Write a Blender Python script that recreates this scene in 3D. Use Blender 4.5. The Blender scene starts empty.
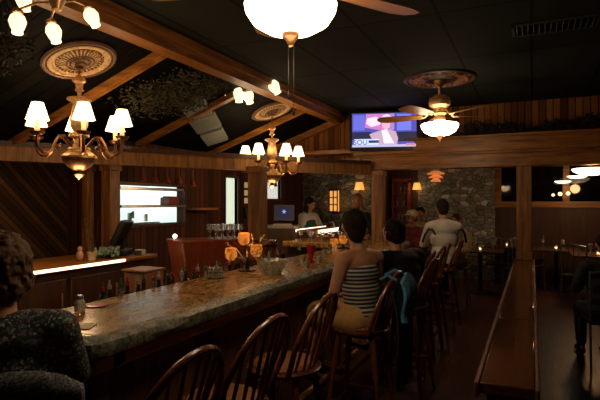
import bpy, math, random
from mathutils import Vector, Matrix, Euler
from mathutils import noise as mnoise
from math import sin, cos, pi, radians as R
random.seed(7)
EYE = 1.6
TH = R(24.9); CS, SN = cos(TH), sin(TH); F = 500.0
def P(px, py, zc):
    """a point seen at (px,py) and lying zc metres in front of the viewpoint"""
    xc = (px-300)*zc/F; z = (203-py)*zc/F
    return Vector((xc*CS - zc*SN, xc*SN + zc*CS, EYE+z))
def PX(px, X):                       # depth of a wall X=const in picture column px -> Y
    zc = X*F/(CS*(px-532)); return (zc + X*SN)/CS
def PY(px, Y):                       # X on a wall Y=const
    k = (px-532)*CS/F; zc = CS*Y/(1+k*SN); return k*zc
C = bpy.context.scene.collection

# ------------------------------------------------------------ materials
def newmat(name):
    m = bpy.data.materials.new(name); m.use_nodes = True
    nt = m.node_tree; b = nt.nodes['Principled BSDF']
    return m, nt, b
def N(nt, t, **k):
    n = nt.nodes.new(t)
    for a, v in k.items(): setattr(n, a, v)
    return n
def ramp(nt, fac, stops):
    r = N(nt, 'ShaderNodeValToRGB'); e = r.color_ramp.elements
    while len(e) < len(stops): e.new(.5)
    for i, (p, c) in enumerate(stops):
        e[i].position = p; e[i].color = (*c, 1)
    nt.links.new(fac, r.inputs[0]); return r.outputs[0]
def coords(nt, scale=(1,1,1), kind='Object', rot=(0,0,0)):
    tc = N(nt, 'ShaderNodeTexCoord'); mp = N(nt, 'ShaderNodeMapping')
    nt.links.new(tc.outputs[kind], mp.inputs[0])
    mp.inputs['Scale'].default_value = scale; mp.inputs['Rotation'].default_value = rot
    return mp.outputs[0]
def bump(nt, b, h, s=.3, d=.01):
    n = N(nt, 'ShaderNodeBump'); n.inputs['Strength'].default_value = s; n.inputs['Distance'].default_value = d
    nt.links.new(h, n.inputs['Height']); nt.links.new(n.outputs[0], b.inputs['Normal'])
def noise(nt, vec, sc, det=4, rough=.6, dist=0):
    n = N(nt, 'ShaderNodeTexNoise'); n.inputs['Scale'].default_value = sc; n.inputs['Detail'].default_value = det
    n.inputs['Roughness'].default_value = rough; n.inputs['Distortion'].default_value = dist
    nt.links.new(vec, n.inputs['Vector']); return n.outputs[0]
def wood(name, c1, c2, axis='Y', rough=.4, sc=1.0, spec=.5):
    m, nt, b = newmat(name)
    s = {'X': (1.2, 14, 14), 'Y': (14, 1.2, 14), 'Z': (14, 14, 1.2)}[axis]
    v = coords(nt, tuple(q*sc for q in s))
    f = noise(nt, v, 1.6, 6, .65, .6)
    col = ramp(nt, f, [(.3, c1), (.5, tuple((a+b_)/2 for a, b_ in zip(c1, c2))), (.7, c2)])
    nt.links.new(col, b.inputs['Base Color']); b.inputs['Roughness'].default_value = rough
    b.inputs['Specular IOR Level'].default_value = spec
    bump(nt, b, f, .25, .004); return m
def plain(name, col, rough=.5, metal=0, var=.15, sc=30, spec=.5):
    m, nt, b = newmat(name)
    f = noise(nt, coords(nt), sc, 3)
    nt.links.new(ramp(nt, f, [(.3, tuple(c*(1-var) for c in col)), (.7, tuple(min(1, c*(1+var)) for c in col))]), b.inputs['Base Color'])
    b.inputs['Roughness'].default_value = rough; b.inputs['Metallic'].default_value = metal
    b.inputs['Specular IOR Level'].default_value = spec
    return m
def emis(name, col, s, base=None):
    m, nt, b = newmat(name)
    b.inputs['Base Color'].default_value = (*(base or col), 1)
    b.inputs['Emission Color'].default_value = (*col, 1); b.inputs['Emission Strength'].default_value = s
    b.inputs['Roughness'].default_value = .5
    return m
def glass(name, col=(1,1,1), rough=.02):
    m, nt, b = newmat(name)
    b.inputs['Base Color'].default_value = (*col, 1); b.inputs['Roughness'].default_value = rough
    b.inputs['Transmission Weight'].default_value = .9; b.inputs['IOR'].default_value = 1.45
    return m
M = {}
M['beam'] = wood('beam_wood', (.11,.034,.006), (.56,.235,.050), 'Y', .4)
M['beamX'] = wood('beam_wood_x', (.10,.032,.005), (.54,.225,.048), 'X', .4)
M['post'] = wood('post_wood', (.10,.036,.007), (.46,.205,.050), 'Z', .5)
M['darkwood'] = wood('dark_wood', (.03,.012,.006), (.10,.04,.018), 'Z', .45)
M['barfront'] = wood('bar_front_wood', (.08,.032,.012), (.24,.10,.038), 'Z', .5)
M['chairwood'] = wood('chair_wood', (.10,.028,.012), (.22,.07,.03), 'Z', .25)
M['seat'] = plain('seat_vinyl', (.26,.095,.032), .6, spec=.25)
M['redwood'] = wood('red_wood', (.16,.028,.010), (.36,.075,.025), 'Z', .35)
M['floor'] = None
def floor_mat():
    m, nt, b = newmat('floor_planks')
    v = coords(nt, (1,1,1), rot=(0,0,pi/2))
    br = N(nt, 'ShaderNodeTexBrick'); nt.links.new(v, br.inputs['Vector'])
    br.inputs['Scale'].default_value = 1; br.inputs['Brick Width'].default_value = 1.4; br.inputs['Row Height'].default_value = .11
    br.inputs['Mortar Size'].default_value = .003
    br.inputs['Color1'].default_value = (.07,.019,.006,1); br.inputs['Color2'].default_value = (.12,.034,.010,1); br.inputs['Mortar'].default_value = (.02,.008,.004,1)
    f = noise(nt, coords(nt, (20,1.5,1)), 2, 5)
    mx = N(nt, 'ShaderNodeMixRGB', blend_type='MULTIPLY'); mx.inputs[0].default_value = .8
    nt.links.new(br.outputs[0], mx.inputs[1]); nt.links.new(ramp(nt, f, [(.3,(.5,.5,.5)),(.7,(1,1,1))]), mx.inputs[2])
    nt.links.new(mx.outputs[0], b.inputs['Base Color'])
    nt.links.new(ramp(nt, f, [(.3,(.30,.30,.30)),(.7,(.5,.5,.5))]), b.inputs['Roughness'])
    bump(nt, b, br.outputs[1], -.2, .002); return m
M['floor'] = floor_mat()
def granite():
    m, nt, b = newmat('bar_granite')
    v = coords(nt, (1,1,1))
    f = noise(nt, coords(nt, (2.6,1.0,2)), 3.0, 9, .72, 1.6); g = noise(nt, v, 55, 4, .75)
    vo = N(nt,'ShaderNodeTexVoronoi',feature='DISTANCE_TO_EDGE'); vo.inputs['Scale'].default_value=5
    wv = N(nt,'ShaderNodeMixRGB'); wv.inputs[0].default_value=.12; nt.links.new(v,wv.inputs[1]); 
    nn = N(nt,'ShaderNodeTexNoise'); nn.inputs['Scale'].default_value=5; nt.links.new(v,nn.inputs['Vector']); nt.links.new(nn.outputs['Color'],wv.inputs[2]); nt.links.new(wv.outputs[0],vo.inputs['Vector'])
    col = ramp(nt, f, [(.26,(.035,.028,.018)),(.38,(.22,.10,.028)),(.5,(.68,.38,.10)),(.57,(.20,.09,.028)),(.66,(.60,.38,.14)),(.78,(.22,.22,.15))])
    mx = N(nt, 'ShaderNodeMixRGB', blend_type='MULTIPLY'); mx.inputs[0].default_value = .85
    nt.links.new(col, mx.inputs[1]); nt.links.new(ramp(nt, g, [(.36,(.3,.3,.28)),(.6,(1,1,1))]), mx.inputs[2])
    m2 = N(nt, 'ShaderNodeMixRGB', blend_type='MULTIPLY'); m2.inputs[0].default_value = .6
    nt.links.new(mx.outputs[0], m2.inputs[1]); nt.links.new(ramp(nt, vo.outputs[0], [(0,(.25,.22,.18)),(.035,(1,1,1))]), m2.inputs[2])
    nt.links.new(m2.outputs[0], b.inputs['Base Color']); b.inputs['Roughness'].default_value = .25
    bump(nt, b, f, .1, .004); return m
M['granite'] = granite()
def granite_edge():
    m, nt, b = newmat('chiselled_granite_edge')
    v = coords(nt); f = noise(nt, v, 12, 8, .75, 1.0)
    vo = N(nt,'ShaderNodeTexVoronoi',feature='DISTANCE_TO_EDGE'); vo.inputs['Scale'].default_value=20
    wv = N(nt,'ShaderNodeMixRGB'); wv.inputs[0].default_value=.16; nt.links.new(v,wv.inputs[1]); nn = N(nt,'ShaderNodeTexNoise'); nn.inputs['Scale'].default_value=22; nn.inputs['Detail'].default_value=5; nt.links.new(v,nn.inputs['Vector']); nt.links.new(nn.outputs['Color'],wv.inputs[2]); nt.links.new(wv.outputs[0],vo.inputs['Vector'])
    col = ramp(nt, f, [(.32,(.03,.04,.035)),(.47,(.16,.20,.17)),(.58,(.32,.30,.20)),(.72,(.42,.50,.44))])
    m2 = N(nt, 'ShaderNodeMixRGB', blend_type='MULTIPLY'); m2.inputs[0].default_value = .85
    nt.links.new(col, m2.inputs[1]); nt.links.new(ramp(nt, vo.outputs[0], [(0,(.12,.10,.08)),(.10,(1,1,1))]), m2.inputs[2])
    nt.links.new(m2.outputs[0], b.inputs['Base Color']); b.inputs['Roughness'].default_value = .22
    bump(nt, b, f, .8, .03); return m
M['gedge'] = granite_edge()
def stone():
    m, nt, b = newmat('rubble_stone')
    v = coords(nt, (6,6,9.5)); vo = N(nt, 'ShaderNodeTexVoronoi', feature='F1'); nt.links.new(v, vo.inputs['Vector']); vo.inputs['Scale'].default_value = 1.3
    ve = N(nt, 'ShaderNodeTexVoronoi', feature='DISTANCE_TO_EDGE'); nt.links.new(v, ve.inputs['Vector']); ve.inputs['Scale'].default_value = 1.3
    sep = N(nt, 'ShaderNodeSeparateColor'); nt.links.new(vo.outputs['Color'], sep.inputs[0])
    col = ramp(nt, sep.outputs[0], [(0,(.14,.16,.14)),(.4,(.32,.35,.32)),(.7,(.22,.19,.14)),(1,(.62,.68,.66))])
    mx = N(nt, 'ShaderNodeMixRGB', blend_type='MULTIPLY'); mx.inputs[0].default_value = 1
    nt.links.new(col, mx.inputs[1]); nt.links.new(ramp(nt, ve.outputs[0], [(0,(.08,.08,.08)),(.08,(1,1,1))]), mx.inputs[2])
    nt.links.new(mx.outputs[0], b.inputs['Base Color']); b.inputs['Roughness'].default_value = .8
    bump(nt, b, ve.outputs[0], .8, .05); return m
M['stone'] = stone()
def slats(name, c1, c2, axis='X', w=.09, rot=0):
    """boards with dark grooves, running across `axis`"""
    m, nt, b = newmat(name)
    tc = N(nt, 'ShaderNodeTexCoord'); mp = N(nt, 'ShaderNodeMapping'); nt.links.new(tc.outputs['Object'], mp.inputs[0])
    if rot: mp.inputs['Rotation'].default_value = (rot,0,0)
    sp = N(nt, 'ShaderNodeSeparateXYZ'); nt.links.new(mp.outputs[0], sp.inputs[0])
    d = N(nt, 'ShaderNodeMath', operation='DIVIDE'); d.inputs[1].default_value = w; nt.links.new(sp.outputs[axis], d.inputs[0])
    fr = N(nt, 'ShaderNodeMath', operation='FRACT'); nt.links.new(d.outputs[0], fr.inputs[0])
    pp = N(nt, 'ShaderNodeMath', operation='PINGPONG'); pp.inputs[1].default_value = .5; nt.links.new(fr.outputs[0], pp.inputs[0])
    fl = N(nt, 'ShaderNodeMath', operation='FLOOR'); nt.links.new(d.outputs[0], fl.inputs[0])
    wn = N(nt, 'ShaderNodeTexWhiteNoise', noise_dimensions='1D'); nt.links.new(fl.outputs[0], wn.inputs['W'])
    col = ramp(nt, wn.outputs[0], [(0,c1),(1,c2)])
    gr = ramp(nt, pp.outputs[0], [(.02,(.08,.08,.08)),(.1,(1,1,1))])
    mx = N(nt, 'ShaderNodeMixRGB', blend_type='MULTIPLY'); mx.inputs[0].default_value = 1
    nt.links.new(col, mx.inputs[1]); nt.links.new(gr, mx.inputs[2]); nt.links.new(mx.outputs[0], b.inputs['Base Color'])
    b.inputs['Roughness'].default_value = .75; b.inputs['Specular IOR Level'].default_value=.25; bump(nt, b, gr, .6, .01); return m
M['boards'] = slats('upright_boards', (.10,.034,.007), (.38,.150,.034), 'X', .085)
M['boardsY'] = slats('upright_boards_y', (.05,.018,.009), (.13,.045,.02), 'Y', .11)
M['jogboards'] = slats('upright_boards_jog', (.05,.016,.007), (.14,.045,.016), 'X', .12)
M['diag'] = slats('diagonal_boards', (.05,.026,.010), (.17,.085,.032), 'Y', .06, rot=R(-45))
def tiles():
    m, nt, b = newmat('ceiling_tile_grid')
    br = N(nt, 'ShaderNodeTexBrick'); br.offset = 0; nt.links.new(coords(nt), br.inputs['Vector'])
    br.inputs['Scale'].default_value = 1; br.inputs['Brick Width'].default_value = .61; br.inputs['Row Height'].default_value = 1.22
    br.inputs['Mortar Size'].default_value = .012
    br.inputs['Color1'].default_value = (.018,.021,.015,1); br.inputs['Color2'].default_value = (.024,.027,.019,1); br.inputs['Mortar'].default_value = (.001,.001,.001,1)
    nt.links.new(br.outputs[0], b.inputs['Base Color']); b.inputs['Roughness'].default_value = .9; b.inputs['Specular IOR Level'].default_value=.15
    bump(nt, b, noise(nt, coords(nt), 120, 3), .3, .003); return m
M['tiles'] = tiles()
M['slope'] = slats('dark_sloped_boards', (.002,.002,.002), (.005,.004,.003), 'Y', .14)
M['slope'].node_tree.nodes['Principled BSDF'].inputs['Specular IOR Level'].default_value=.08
M['brass'] = plain('antique_brass', (.75,.45,.20), .38, .7, .35, 25)
M['bronze'] = plain('dark_bronze', (.24,.115,.055), .35, .8, .4, 30)
M['plaster'] = plain('gilded_plaster', (.62,.42,.20), .55, .1, .35, 40)
def groove_shade():  # gold with dark bands by angle, painting the shade between flutes
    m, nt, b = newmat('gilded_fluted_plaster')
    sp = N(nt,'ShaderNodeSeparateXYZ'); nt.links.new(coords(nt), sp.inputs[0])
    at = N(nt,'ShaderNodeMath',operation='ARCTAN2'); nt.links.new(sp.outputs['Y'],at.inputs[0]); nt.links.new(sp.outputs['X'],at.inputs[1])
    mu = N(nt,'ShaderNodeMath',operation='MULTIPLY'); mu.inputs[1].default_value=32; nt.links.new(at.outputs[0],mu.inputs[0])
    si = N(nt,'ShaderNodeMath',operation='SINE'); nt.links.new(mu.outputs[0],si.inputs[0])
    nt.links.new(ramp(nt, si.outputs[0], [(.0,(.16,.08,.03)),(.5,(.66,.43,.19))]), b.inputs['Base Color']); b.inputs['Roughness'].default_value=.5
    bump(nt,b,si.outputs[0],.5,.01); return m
M['groove_shade'] = groove_shade()
M['plasterdk'] = plain('bronzed_plaster', (.15,.075,.04), .5, .2, .3, 40)
M['black'] = plain('black_plastic', (.012,.012,.014), .35)
M['iron'] = plain('wrought_iron', (.02,.016,.012), .45, .6)
M['white'] = plain('white_ceramic', (.75,.72,.66), .4)
M['cream'] = plain('cream_paper', (.75,.62,.40), .7)
M['steel'] = plain('brushed_steel', (.45,.45,.45), .3, .9)
M['shade'] = emis('lit_lamp_shade', (1,.74,.42), 3.4, (.9,.8,.6))
M['bowl'] = emis('lit_frosted_bowl', (1,.80,.52), 9.0, (.9,.85,.75))
M['tulip'] = emis('lit_tulip_glass', (1,.80,.48), 1.7, (.9,.8,.6))
M['candle'] = emis('candle_sleeve', (1,.6,.22), .8, (.8,.7,.4))
def amber_mat():
    m, nt, b = newmat('glowing_amber_glass')
    f = noise(nt, coords(nt), 40, 3)
    nt.links.new(ramp(nt, f, [(.38,(.22,.03,.003)),(.62,(1,.34,.05))]), b.inputs['Emission Color']); b.inputs['Emission Strength'].default_value = .6
    b.inputs['Base Color'].default_value = (.7,.3,.06,1); b.inputs['Roughness'].default_value = .1
    return m
M['amber'] = amber_mat()
M['ambershade'] = emis('amber_sconce_shade', (1,.42,.09), 1.0, (.8,.4,.1))
M['rope'] = emis('rope_light', (1,.70,.45), 3.2)
M['glow_white'] = emis('kitchen_tube', (.90,1,.97), 5)
M['kitchen'] = plain('white_kitchen_wall', (.78,.82,.80), .5, 0, .05, 8)
M['glass'] = glass('clear_glass')
M['greenglass'] = glass('bottle_green_glass', (.08,.25,.08))
M['brownglass'] = glass('bottle_brown_glass', (.35,.12,.03))
M['redglass'] = plain('ruby_red_glass', (.38,.015,.02), .08)
M['foliage'] = plain('dusty_foliage', (.075,.07,.035), .75, 0, .5, 18)
M['foliagedk'] = plain('dark_foliage', (.025,.022,.013), .75, 0, .5, 18)
M['teal'] = plain('teal_foliage', (.22,.34,.26), .6, 0, .4, 40)
M['panelgrey'] = plain('grey_panel', (.22,.25,.22), .6)
M['skin'] = plain('skin', (.50,.24,.14), .5, 0, .06, 20)
M['skindk'] = plain('skin_dim', (.42,.20,.12), .5, 0, .06, 20)
M['hairdk'] = plain('dark_hair', (.016,.010,.007), .8, 0, .5, 60, .2)
M['hairbr'] = wood('brown_hair', (.03,.016,.009), (.10,.055,.028), 'Z', .6, 6)
M['hairman'] = wood('greying_brown_hair', (.04,.019,.009), (.20,.10,.045), 'Z', .7, 8)
M['hairbl'] = wood('blonde_hair', (.16,.075,.025), (.45,.24,.09), 'Z', .5, 4)
M['navy'] = plain('dark_cloth', (.013,.014,.018), .85, 0, .4)
M['denim'] = plain('blue_denim', (.08,.27,.50), .8, 0, .35, 50)
M['jacketdk'] = plain('dark_green_lining', (.010,.018,.016), .85, 0, .4)
M['khaki'] = plain('khaki_skirt', (.62,.36,.13), .8, 0, .12)
M['whitecloth'] = plain('white_cloth', (.58,.54,.47), .85, 0, .08, 8)
M['beige'] = plain('beige_cloth', (.45,.33,.18), .85, 0, .12)
M['redcloth'] = plain('dark_red_cloth', (.16,.02,.025), .8, 0, .5, 14)
M['greencloth'] = plain('green_apron', (.02,.07,.05), .8)
M['tan'] = wood('tan_wood', (.22,.085,.025), (.42,.18,.06), 'Z', .4)
def speck(name, cols, sc, rough=.8):
    m, nt, b = newmat(name)
    vo = N(nt, 'ShaderNodeTexVoronoi'); nt.links.new(coords(nt), vo.inputs['Vector']); vo.inputs['Scale'].default_value = sc
    s = N(nt, 'ShaderNodeSeparateColor'); nt.links.new(vo.outputs['Color'], s.inputs[0])
    nt.links.new(ramp(nt, s.outputs[0], cols), b.inputs['Base Color']); b.inputs['Roughness'].default_value = rough; return m
M['pattern'] = speck('floral_shirt', [(0,(.010,.013,.013)),(.5,(.014,.018,.018)),(.62,(.06,.12,.12)),(.74,(.16,.07,.045)),(.86,(.30,.36,.34)),(.93,(.03,.05,.08)),(1,(.04,.07,.12))], 120)
M['fleck'] = speck('flecked_upholstery', [(0,(.03,.034,.04)),(.5,(.09,.10,.12)),(.8,(.20,.22,.26)),(1,(.34,.36,.38))], 190)
M['umber'] = plain('umber_plaster', (.05,.02,.012), .5, .1, .4, 40)
M['copperleaf'] = speck('copper_leaf', [(0,(.02,.008,.006)),(.5,(.05,.018,.01)),(.75,(.32,.10,.05)),(1,(.55,.24,.14))], 40, .35)
def stripes():
    m, nt, b = newmat('striped_knit')
    sp = N(nt, 'ShaderNodeSeparateXYZ'); nt.links.new(coords(nt), sp.inputs[0])
    d = N(nt, 'ShaderNodeMath', operation='DIVIDE'); d.inputs[1].default_value = .026; nt.links.new(sp.outputs['Z'], d.inputs[0])
    fr = N(nt, 'ShaderNodeMath', operation='FRACT'); nt.links.new(d.outputs[0], fr.inputs[0])
    nt.links.new(ramp(nt, fr.outputs[0], [(.36,(.50,.47,.42)),(.42,(.025,.03,.055)),(.9,(.025,.03,.055)),(.96,(.50,.47,.42))]), b.inputs['Base Color'])
    b.inputs['Roughness'].default_value = .8; return m
M['stripes'] = stripes()
def darkglass():
    m, nt, b = newmat('night_window_glass'); b.inputs['Base Color'].default_value = (.004,.004,.004,1); b.inputs['Roughness'].default_value = .04; return m
M['night'] = darkglass()

# ------------------------------------------------------------ mesh builder
class MB:
    def __init__(s): s.v = []; s.f = []; s.m = []; s.mi = 0
    def add(s, vs, fs):
        o = len(s.v); s.v += [tuple(v) for v in vs]; s.f += [tuple(i+o for i in f) for f in fs]; s.m += [s.mi]*len(fs); return s
    def box(s, c, d, rot=None):
        c = Vector(c); h = Vector(d)/2; Rm = Euler(rot).to_matrix() if rot else Matrix.Identity(3)
        vs = [c + Rm@Vector((x*h.x, y*h.y, z*h.z)) for x in (-1,1) for y in (-1,1) for z in (-1,1)]
        return s.add(vs, [(0,1,3,2),(4,6,7,5),(0,4,5,1),(2,3,7,6),(0,2,6,4),(1,5,7,3)])
    def bb(s, a, b):
        a, b = Vector(a), Vector(b); return s.box((a+b)/2, [abs(x) for x in (b-a)])
    def beam(s, a, b, w, h):
        a, b = Vector(a), Vector(b); d = (b-a).normalized(); sd = d.cross(Vector((0,0,1))).normalized()*w/2; up = sd.cross(d).normalized()*h/2
        vs = [p + i*sd + j*up for p in (a,b) for i, j in ((-1,-1),(1,-1),(1,1),(-1,1))]
        return s.add(vs, [(0,1,2,3),(7,6,5,4),(0,4,5,1),(1,5,6,2),(2,6,7,3),(3,7,4,0)])
    def tube(s, pts, r, n=8, cap=True):
        pts = [Vector(p) for p in pts]; k = len(pts); rs = r if isinstance(r, (list,tuple)) else [r]*k
        vs = []; prev = None
        for i, p in enumerate(pts):
            t = (pts[min(i+1,k-1)] - pts[max(i-1,0)]).normalized()
            if prev is None: a = t.orthogonal().normalized()
            else: a = (prev - t*prev.dot(t)).normalized()
            prev = a; b = t.cross(a)
            vs += [p + (a*cos(2*pi*j/n) + b*sin(2*pi*j/n))*rs[i] for j in range(n)]
        fs = [(i*n+j, i*n+(j+1)%n, (i+1)*n+(j+1)%n, (i+1)*n+j) for i in range(k-1) for j in range(n)]
        if cap: fs += [tuple(range(n))[::-1], tuple((k-1)*n+j for j in range(n))]
        return s.add(vs, fs)
    def lathe(s, prof, c=(0,0,0), n=24, rot=None, wob=None):
        """prof: (r,z) list"""
        c = Vector(c); Rm = rot or Matrix.Identity(3); vs = []
        for r, z in prof:
            for j in range(n):
                rr = r*(1 + (wob[1]*cos(wob[0]*2*pi*j/n) if wob else 0))
                vs.append(c + Rm@Vector((rr*cos(2*pi*j/n), rr*sin(2*pi*j/n), z)))
        k = len(prof)
        fs = [(i*n+j, i*n+(j+1)%n, (i+1)*n+(j+1)%n, (i+1)*n+j) for i in range(k-1) for j in range(n)]
        return s.add(vs, fs)
    def ell(s, c, r, n=14, rot=None):
        if not isinstance(r, (tuple, list)): r = (r,r,r)
        c = Vector(c); Rm = Euler(rot).to_matrix() if rot else Matrix.Identity(3); m = n//2
        vs = [c + Rm@Vector((0,0,-r[2]))]
        for i in range(1, m):
            a = -pi/2 + pi*i/m
            vs += [c + Rm@Vector((r[0]*cos(a)*cos(2*pi*j/n), r[1]*cos(a)*sin(2*pi*j/n), r[2]*sin(a))) for j in range(n)]
        vs.append(c + Rm@Vector((0,0,r[2]))); L = len(vs)-1
        fs = [(0, 1+(j+1)%n, 1+j) for j in range(n)]
        fs += [(1+i*n+j, 1+i*n+(j+1)%n, 1+(i+1)*n+(j+1)%n, 1+(i+1)*n+j) for i in range(m-2) for j in range(n)]
        fs += [(L, 1+(m-2)*n+j, 1+(m-2)*n+(j+1)%n) for j in range(n)]
        return s.add(vs, fs)
    def cap(s, a, b, ra, rb):
        s.tube([a, b], [ra, rb], 14); s.ell(a, ra); s.ell(b, rb); return s
    def prism(s, poly, z0, z1):
        n = len(poly); vs = [(x,y,z0) for x,y in poly] + [(x,y,z1) for x,y in poly]
        return s.add(vs, [tuple(range(n))[::-1], tuple(range(n,2*n))] + [(i,(i+1)%n,n+(i+1)%n,n+i) for i in range(n)])
    def mesh(s, name, mats, smooth=True):
        me = bpy.data.meshes.new(name); me.from_pydata(s.v, [], s.f); me.update()
        for m in (mats if isinstance(mats, list) else [mats]): me.materials.append(m)
        if isinstance(mats, list): me.polygons.foreach_set('material_index', s.m)
        if smooth:
            me.polygons.foreach_set('use_smooth', [True]*len(me.polygons)); me.set_sharp_from_angle(angle=R(35))
        return me
    def build(s, name, mat, parent=None, smooth=True, bevel=0):
        o = bpy.data.objects.new(name, s.mesh(name, mat, smooth)); C.objects.link(o)
        if parent: o.parent = parent
        if bevel:
            b = o.modifiers.new('b', 'BEVEL'); b.width = bevel; b.segments = 2; b.limit_method = 'ANGLE'
        return o
def remesh(mb, name, mat, parent=None, vox=.01, sm=4, loc=None, mats=None):
    o = bpy.data.objects.new(name, mb.mesh(name, mats or mat)); C.objects.link(o)
    r = o.modifiers.new('r', 'REMESH'); r.mode = 'VOXEL'; r.voxel_size = vox; r.use_smooth_shade = True
    s = o.modifiers.new('s', 'SMOOTH'); s.iterations = sm; s.factor = .6
    bpy.context.view_layer.update()
    me = bpy.data.meshes.new_from_object(o.evaluated_get(bpy.context.evaluated_depsgraph_get()))
    o.modifiers.clear(); o.data = me
    if not me.materials: me.materials.append(mat)
    if parent: o.parent = parent
    return o
def tag(o, label, cat, group=None, kind=None):
    o['label'] = label; o['category'] = cat
    if group: o['group'] = group
    if kind: o['kind'] = kind
    return o
def struct(mb, name, mat, smooth=False, bevel=0):
    o = mb.build(name, mat, None, smooth, bevel); o['kind'] = 'structure'; return o
def empty(name, loc, label, cat, group=None, rz=0, rot=None):
    o = bpy.data.objects.new(name, None); C.objects.link(o); o.location = loc
    o.rotation_euler = rot if rot else (0,0,rz); o.empty_display_size = .1
    return tag(o, label, cat, group)
def dup(root, loc, label, rz=None, group=None):
    r = root.copy(); C.objects.link(r); r.location = loc
    if rz is not None: r.rotation_euler = (0,0,rz)
    r['label'] = label
    if group: r['group'] = group
    for ch in list(root.children):
        c = ch.copy(); C.objects.link(c); c.parent = r
        for g in list(ch.children):
            d = g.copy(); C.objects.link(d); d.parent = c
    return r
def light(kind, loc, power, col, size=.05, rot=None, sx=None):
    l = bpy.data.lights.new('scene_light', kind); l.energy = power; l.color = col
    if kind == 'POINT': l.shadow_soft_size = size
    if kind == 'AREA':
        l.shape = 'RECTANGLE'; l.size = size; l.size_y = sx or size
    o = bpy.data.objects.new('scene_light', l); C.objects.link(o); o.location = loc
    if rot: o.rotation_euler = rot
    return o

# ------------------------------------------------------------ levels
CEIL = EYE+1.36; SK = .35; SX, SZ = -2.75, EYE+1.30
def slope_z(x): return SZ + SK*(x-SX)
LW, JX, JY, BY, RY = -5.1, -4.35, 4.3, 9.5, 11.2   # left wall, kitchen wall, jog, near stone wall, far wall
HY = 7.2; BARZ = EYE-.53; RX = 4.0; NY = -2.5

# ------------------------------------------------------------ shell
struct(MB().bb((LW-.15,NY-.15,-.1),(RX+.15,RY+.2,0)), 'floor', M['floor'])
struct(MB().bb((-2.78,NY,CEIL),(RX,HY+.12,CEIL+.08)), 'ceiling', M['tiles'])
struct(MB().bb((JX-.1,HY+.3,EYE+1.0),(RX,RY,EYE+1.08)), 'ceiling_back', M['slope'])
def slopebox(x0,x1,y0,y1,off=0,th=.06):
    mb = MB(); z0, z1 = slope_z(x0)+off, slope_z(x1)+off
    mb.add([(x0,y0,z0),(x1,y0,z1),(x1,y1,z1),(x0,y1,z0),(x0,y0,z0+th),(x1,y0,z1+th),(x1,y1,z1+th),(x0,y1,z0+th)],
           [(0,1,2,3),(7,6,5,4),(0,4,5,1),(1,5,6,2),(2,6,7,3),(3,7,4,0)]); return mb
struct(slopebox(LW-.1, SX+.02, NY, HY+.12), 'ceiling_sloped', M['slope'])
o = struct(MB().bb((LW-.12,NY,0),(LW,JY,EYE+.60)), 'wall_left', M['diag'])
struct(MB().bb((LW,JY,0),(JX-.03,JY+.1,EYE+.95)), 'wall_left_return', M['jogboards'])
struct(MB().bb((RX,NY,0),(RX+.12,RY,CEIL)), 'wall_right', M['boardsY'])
struct(MB().bb((LW,NY-.12,0),(RX,NY,CEIL)), 'wall_rear', M['boards'])
# kitchen wall (x=JX) with pass-through opening and tall slot window
y0, y1 = PX(117,JX), PX(183,JX); zb, zt = EYE-.262, EYE+.214
s0, s1 = PX(225,JX), PX(237,JX); sb, st = EYE-.43, EYE+.40
w0, w1 = PX(266.5,JX), PX(280,JX); wb, wt = EYE+.08, EYE+.49
wall = MB(); T = JX-.1
def wbox(a,b,z0,z1): wall.bb((T,a,z0),(JX,b,z1))
top = EYE+.92
wbox(JY+.1,y0,0,top); wbox(y0,y1,0,zb); wbox(y0,y1,zt,top); wbox(y1,s0,0,top); wbox(s0,s1,0,sb); wbox(s0,s1,st,top)
wbox(s1,w0,0,top); wbox(w0,w1,0,wb); wbox(w0,w1,wt,top); wbox(w1,BY,0,top)
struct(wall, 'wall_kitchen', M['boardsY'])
# the kitchen behind it
struct(MB().bb((-6.6,JY+.11,0),(-6.5,8.9,3)), 'wall_kitchen_far', M['kitchen'])
struct(MB().bb((-6.5,8.8,0),(JX-.1,8.9,3)), 'wall_kitchen_end', M['kitchen'])
struct(MB().bb((-6.5,JY+.11,0),(JX-.11,JY+.2,2.3)), 'wall_kitchen_near', M['kitchen'])
struct(MB().bb((-6.5,JY+.2,2.6),(JX-.1,8.8,2.65)), 'ceiling_kitchen', M['kitchen'])
for i,(ya,yb) in enumerate(((4.8,6.0),(6.9,8.1))):
    t = empty('ceiling_tube_light', (-5.6,(ya+yb)/2,2.57), ['white tube light on the kitchen ceiling above the serving hatch','white tube light on the kitchen ceiling by the tall slot window'][i], 'ceiling light')
    MB().box((0,0,0),(.2,yb-ya,.05)).build('housing', M['steel'], t)
    MB().box((0,0,-.035),(.14,yb-ya-.1,.03)).build('diffuser', M['glow_white'], t)
    light('AREA', (-5.6,(ya+yb)/2,2.5), 50, (.85,1,.95), .3, (0,0,0), yb-ya)
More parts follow.
